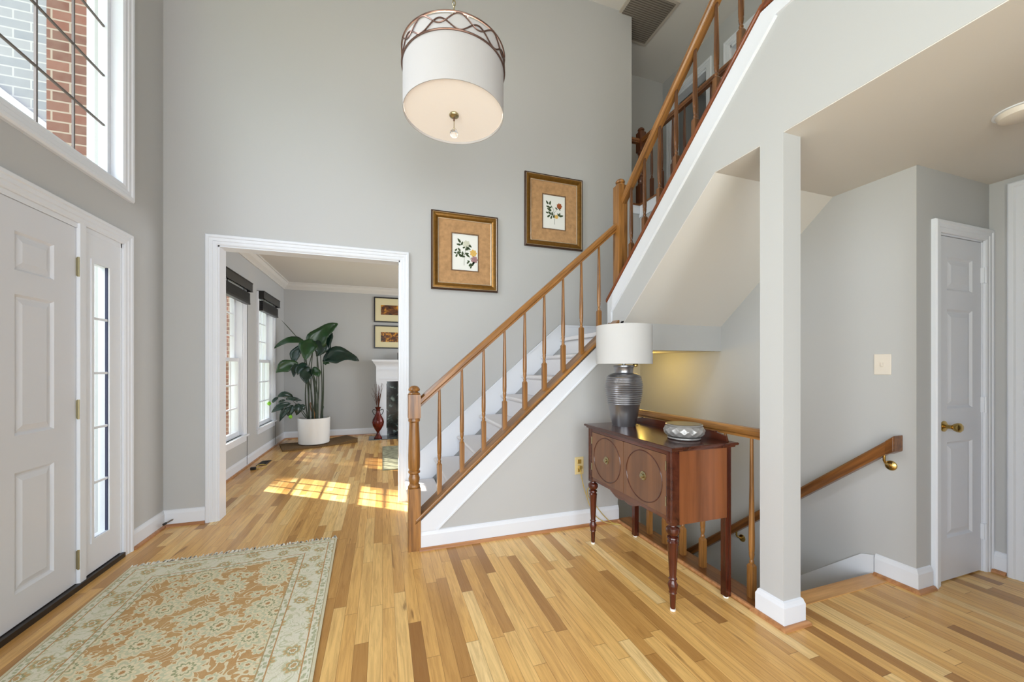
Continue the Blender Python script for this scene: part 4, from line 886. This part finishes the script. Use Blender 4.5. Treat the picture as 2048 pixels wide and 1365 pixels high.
# ------------------------------------------------------------ plant
PXc, PYc = -1.075, 7.09
pt = thing('potted_plant', 'tall bird-of-paradise plant in a white cylinder pot on the straw mat', 'plant', (PXc, PYc, .032))
z0 = .032
b = BM(); lathe(b, [(0, 0), (.222, 0), (.232, .01), (.243, .41), (.243, .42), (.228, .42), (.226, .37)], (PXc, PYc, z0), 48); obj('pot', b, 'pot', pt, smooth=True)
b = BM(); lathe(b, [(0, .36), (.226, .36), (.226, .375), (0, .385)], (PXc, PYc, z0), 32); obj('soil', b, 'soil', pt)
def leaf(P0, P1, P2, W, facing, fold=.25, mat='leaf', seg=12, wavy=.0):
    b = BM(); P0, P1, P2 = Vector(P0), Vector(P1), Vector(P2); F_ = Vector(facing); rows = []
    for i in range(seg+1):
        t = i/seg; p = P0*(1-t)**2+P1*2*t*(1-t)+P2*t*t; d = (P0*-2*(1-t)+P1*2*(1-2*t)+P2*2*t).normalized()
        s = d.cross(F_).normalized(); nrm = s.cross(d).normalized(); w_ = W*.5*(math.sin(PI*min(1, t*1.0)**.8)**.75 if 0 < t < 1 else .02)
        w_ *= 1+.16*math.sin(seg*t*.75+W*40)
        row = []
        for k in (-1, -.55, 0, .55, 1): row.append(b.verts.new(p+s*k*w_+nrm*(abs(k)*w_*fold+wavy*1.8*W*math.sin(t*9+k*2)*abs(k))))
        rows.append(row)
    for A, B in zip(rows, rows[1:]):
        for j in range(4): b.faces.new((A[j], A[j+1], B[j+1], B[j]))
    return obj('leaf', b, mat, pt, smooth=True, solid=.002)
# zoom frame of the photo (5.06x, origin 540,640) turned into metres at the plant's distance
def q(u, v, dy=0):
    return (PXc+(u-445)*.001640+.0, PYc+dy, 2.115-(v-0)*.001640*1.0-.0)
LV = [  # base, control, tip, width, facing, material
    ((440, 330), (470, 180), (668, 60), .30, (.2, -1, .5), 'leaf', -.05), ((470, 360), (520, 260), (610, 150), .28, (-.1, -1, -.2), 'leaf_dark', .04),
    ((445, 235), (400, 300), (385, 440), .26, (-.2, -1, .1), 'leaf', -.15), ((455, 240), (540, 300), (475, 400), .22, (.3, -1, .1), 'leaf_dark', -.08),
    ((525, 445), (690, 330), (872, 440), .26, (.05, -1, .35), 'leaf_dark', -.1), ((360, 260), (220, 190), (85, 328), .12, (0, -1, .6), 'leaf', 0),
    ((345, 340), (290, 300), (268, 490), .19, (-.5, -1, .2), 'leaf_dark', -.05), ((310, 505), (220, 450), (125, 562), .2, (.1, -1, .1), 'leaf', -.1),
    ((300, 470), (275, 520), (282, 605), .1, (0, -1, .1), 'leaf_dark', -.12), ((395, 500), (330, 480), (318, 585), .15, (-.3, -1, .5), 'leaf_dark', -.15),
    ((430, 540), (370, 540), (402, 668), .19, (.2, -1, .1), 'leaf_dark', -.2), ((430, 560), (480, 530), (512, 600), .16, (0, -1, .4), 'leaf', -.18),
    ((530, 470), (560, 450), (592, 470), .08, (0, -1, .2), 'leaf', -.05), ((300, 218), (230, 130), (150, 36), .012, (0, -1, 0), 'stem', 0), ((350, 245), (300, 215), (246, 196), .05, (0, -1, 0), 'leaf_dark', .05)]
for A, B, C, W, Fc, mm, dy in LV: leaf(q(*A, dy*.6), q(*B, dy), q(*C, dy*1.3), W, Fc, .3, mm, wavy=.03)
for A, B, C, W, mm in [((390, 1005), (330, 700), (440, 330), 0, 'stem'), ((430, 1000), (480, 700), (470, 360), 0, 'stem'), ((445, 1000), (390, 700), (445, 235), 0, 'stem'), ((460, 1000), (520, 700), (455, 240), 0, 'stem'), ((500, 1000), (525, 750), (500, 360), 0, 'stem'), ((510, 1000), (530, 700), (525, 445), 0, 'stem'), ((400, 1000), (395, 650), (360, 260), 0, 'stem'), ((410, 1000), (400, 700), (345, 340), 0, 'stem'), ((420, 1000), (440, 620), (310, 505), 0, 'stem'), ((470, 1000), (470, 700), (430, 540), 0, 'stem'), ((485, 1000), (500, 700), (430, 560), 0, 'stem'), ((440, 1000), (460, 650), (395, 500), 0, 'stem'), ((400, 600), (350, 300), (300, 218), 0, 'stem'), ((430, 1000), (410, 950), (405, 870), 0, 'dry'), ((450, 1000), (440, 930), (412, 860), 0, 'dry'), ((470, 1000), (475, 960), (480, 900), 0, 'dry'), ((510, 1000), (520, 960), (532, 905), 0, 'stem')]:
    b = BM(); dy = random.uniform(-.1, .12); P = [Vector(q(*A, dy)), Vector(q(*B, dy*.8)), Vector(q(*C, dy*.2))]
    pts = [P[0]*(1-t)**2+P[1]*2*t*(1-t)+P[2]*t*t for t in [i/14 for i in range(15)]]; pts[0].z = z0+.37; tube(b, pts, .012, 7, r2=.006); obj('stem', b, mm, pt, smooth=True)
# low side shoots
for A, B, C, W, mm in [((270, 800), (200, 740), (135, 800), .09, 'leaf_dark'), ((140, 800), (110, 820), (95, 850), .06, 'leaf_dark'), ((205, 820), (250, 800), (350, 838), .07, 'leaf_dark'), ((250, 860), (170, 870), (85, 945), .1, 'leaf_dark'), ((265, 880), (200, 900), (155, 1035), .1, 'leaf_dark'), ((270, 880), (230, 920), (245, 1000), .13, 'leaf_dark'), ((290, 870), (330, 900), (300, 980), .12, 'leaf_dark'), ((330, 900), (350, 880), (370, 930), .09, 'leaf_dark'), ((200, 830), (170, 830), (145, 850), .05, 'leaf_dark')]:
    leaf(q(*A, -.1), q(*B, -.14), q(*C, -.12), W, (random.uniform(-.3, .3), -1, random.uniform(.1, .6)), .3, mm, 8)
b = BM()
for A, B, C in [((385, 1010), (360, 930), (270, 840)), ((375, 1010), (340, 960), (330, 900)), ((300, 850), (260, 800), (220, 780))]:
    P = [Vector(q(*A, -.05)), Vector(q(*B, -.1)), Vector(q(*C, -.12))]; tube(b, [P[0]*(1-t)**2+P[1]*2*t*(1-t)+P[2]*t*t for t in [i/10 for i in range(11)]], .009, 6, r2=.004)
obj('stem', b, 'stem', pt, smooth=True)
for u, v in ((68, 855), (250, 990)):
    b = BM(); c = q(u, v, -.13); lathe(b, [(0, -.035), (.02, -.025), (.03, 0), (.02, .022), (0, .034)], c, 10); obj('bud', b, 'leaf_bud', pt, smooth=True)

# ------------------------------------------------------------ fireplace, vase, mantel box
fp = thing('fireplace', 'white fireplace mantel with black marble surround, partly hidden by the doorway', 'fireplace', (.75, 7.7, 0))
fx0, fx1 = -.10, 1.62; fy = 7.56
b = BM()
for a in (fx0, fx1-.17): box(b, a, a+.17, fy, 7.795, 0, 1.02); box(b, a-.012, a+.182, fy-.012, 7.795, 0, .14); box(b, a-.008, a+.178, fy-.01, 7.795, .98, 1.02); box(b, a+.04, a+.13, fy-.008, fy, .2, .93)
obj('pilaster', b, 'trim', fp)
b = BM(); box(b, fx0-.012, fx1+.012, fy-.01, 7.795, 1.02, 1.30); box(b, fx0+.05, fx1-.05, fy-.022, fy-.01, 1.06, 1.075); box(b, fx0+.05, fx1-.05, fy-.022, fy-.01, 1.235, 1.25); obj('frieze', b, 'trim', fp)
b = BM(); sweep(b, [(fx0-.012, 7.795, 1.30), (fx0-.012, fy-.01, 1.30), (fx1+.012, fy-.01, 1.30), (fx1+.012, 7.795, 1.30)], [(0, 0), (-.008, 0), (-.012, .02), (-.03, .05), (-.055, .08), (-.06, .10), (0, .10)], (0, 0, 1)); box(b, fx0-.085, fx1+.085, fy-.085, 7.795, 1.40, 1.425); obj('mantel_shelf', b, 'trim', fp)
b = BM(); grid_wall(b, 'y', fy+.02, fy+.06, fx0+.17, fx1-.17, 0, 1.02, [(fx0+.42, fx1-.42, 0, .76)]); obj('marble_surround', b, 'marble', fp)
b = BM(); box(b, fx0+.4, fx1-.4, fy+.06, 7.79, .0, .78); obj('firebox', b, 'soot', fp)
b = BM(); box(b, fx0-.13, fx1+.13, 7.17, fy-.013, .0005, .012); obj('hearth_slab', b, 'marble', fp)
b = BM(); box(b, .27, .42, 7.58, 7.68, 1.426, 1.56); tag(obj('mantel_box', b, 'black', loc=(.34, 7.63, 1.426), bevel=.006), 'small black box standing on the white mantel shelf', 'box')
vx, vy = -.075, 7.27
vs = thing('floor_vase', 'oxblood amphora vase with two handles standing on the hearth corner', 'vase', (vx, vy, .0125))
b = BM(); lathe(b, [(0, 0), (.068, 0), (.07, .012), (.045, .05), (.028, .09), (.024, .11), (.03, .125), (.06, .17), (.092, .235), (.102, .29), (.092, .34), (.06, .40), (.042, .44), (.034, .48), (.034, .52), (.05, .555), (.053, .56), (.044, .56), (.03, .52), (.03, .46), (0, .45)], (vx, vy, .0125), 32); obj('body', b, 'vase', vs, smooth=True)
for s in (1, -1):
    b = BM(); tube(b, smoothpath([(vx+s*.036, vy, .515), (vx+s*.075, vy, .53), (vx+s*.092, vy, .50), (vx+s*.07, vy, .45), (vx+s*.055, vy, .43)], 6), .006, 7); obj('handle', b, 'black', vs, smooth=True)
b = BM()
for i in range(34):
    a = random.uniform(0, 2*PI); s = random.uniform(.02, .13); h = random.uniform(.78, 1.0); 
    tube(b, [(vx+.012*math.cos(a), vy+.012*math.sin(a), .50), (vx+.02*math.cos(a), vy+.02*math.sin(a), .60), (vx+s*.6*math.cos(a), vy+s*.6*math.sin(a), .6+(h-.6)*.6), (vx+s*math.cos(a+.2), vy+s*math.sin(a+.2), h)], .0045, 4, r2=.002)
o = tag(obj('dried_twigs', b, 'twig', loc=(vx, vy, .48)), 'bundle of thin dried red-brown twigs standing in the oxblood vase', 'twigs'); o['kind'] = 'stuff'

# ------------------------------------------------------------ lights of the house and an added hall fill
def point(name, loc, e, col, r=.05):
    l = bpy.data.lights.new(name, 'POINT'); l.energy = e; l.color = col; l.shadow_soft_size = r; o = bpy.data.objects.new(name, l); COL.objects.link(o); o.location = loc; return o
t = thing('recessed_light', 'small warm ceiling light under the landing over the basement stairs', 'light', (2.35, 3.45, 1.429))
b = BM(); lathe(b, [(.05, -.001), (.05, -.012), (.035, -.02), (0, -.022)], (2.35, 3.45, 1.429), 20); obj('lens', b, flat('warm_lens', lin(255, 236, 190), .4, emit=(1, .8, .45, 1), estr=3), t)
point('basement_bulb', (2.45, 3.25, 1.32), 4.8, (1, .66, .13), .04)
point('upper_hall_fill', (3.45, 1.0, 5.1), 13, (1, .76, .44), .1)  # added warm fill for the upstairs hall, no fixture there

# ------------------------------------------------------------ outdoors
b = BM(); box(b, -60, XW-.3, -40, 60, -.45, -.35); g_ = obj('lawn', b, 'lawn'); g_['kind'] = 'structure'
b = BM(); box(b, -4.5, XW-.14, 1.0, 3.6, -.35, -.05); g_ = obj('porch_slab', b, 'concrete'); g_['kind'] = 'structure'
b = BM(); box(b, -2.36, -2.12, 3.8, 4.1, -.35, 5.2); g_ = obj('brick_pier', b, 'brick'); g_['kind'] = 'structure'
b = BM(); box(b, -2.12, XW-.14, 3.78, 3.95, -.35, 5.2); g_ = obj('trim_porch_corner', b, 'trim'); g_['kind'] = 'structure'
b = BM(); box(b, -2.9, -2.30, 8.6, 9.0, -.35, 4.0); g_ = obj('brick_wing', b, 'brick'); g_['kind'] = 'structure'
b = BM(); box(b, -2.3, XW-.14, 8.55, 8.9, -.35, 4.0); g_ = obj('trim_wing_corner', b, 'trim'); g_['kind'] = 'structure'
b = BM(); box(b, -4.2, -2.36, 4.12, 4.3, -.35, 5.6); g_ = obj('brick_reflection_wall', b, 'brick_pale'); g_['kind'] = 'structure'  # pale wall standing in for a brick reflection in the foyer window
b = BM(); prism(b, [(-2.38, 4.12, 3.02), (-2.38, 4.12, 3.10), (-4.2, 4.12, 4.6), (-4.2, 4.12, 4.5)], (0, -.03, 0)); g_ = obj('trim_reflection_band', b, 'trim'); g_['kind'] = 'structure'  # board standing in for the reflected diagonal band
def tree(label, x, y, h, r, n, cz, rz, base=0):
    t = thing('tree', label, 'tree', (x, y, -.35))
    b = BM(); tube(b, [(x, y, -.35), (x+.1, y, h*.4), (x, y+.1, h*.8)], .2, 8, r2=.06); obj('trunk', b, 'bark', t)
    b = BM()
    for i in range(n):
        d = Vector((random.gauss(0, 1), random.gauss(0, 1), random.gauss(0, 1))).normalized()*(random.random()**.4)
        c = Vector((x+d.x*r, y+d.y*r, cz+d.z*rz)); s = random.uniform(.12, .24)
        u = Vector((random.gauss(0, 1), random.gauss(0, 1), random.gauss(0, 1))).normalized(); v = u.orthogonal().normalized()
        b.faces.new([b.verts.new(c+u*s), b.verts.new(c+v*s*.5), b.verts.new(c-u*s), b.verts.new(c-v*s*.5)])
    obj('foliage', b, 'foliage', t)
tree('unseen leafy tree on the lawn, added to shade the front door', -12.9, 10.5, 13, 2.3, 4200, 12.6, 3.4)  # out-of-view crown added to block the sun from the entry
tree('tallest loose-crowned tree, farther off beyond the lawn', -19.3, 20.75, 19, 2.0, 900, 17.9, 2.2)
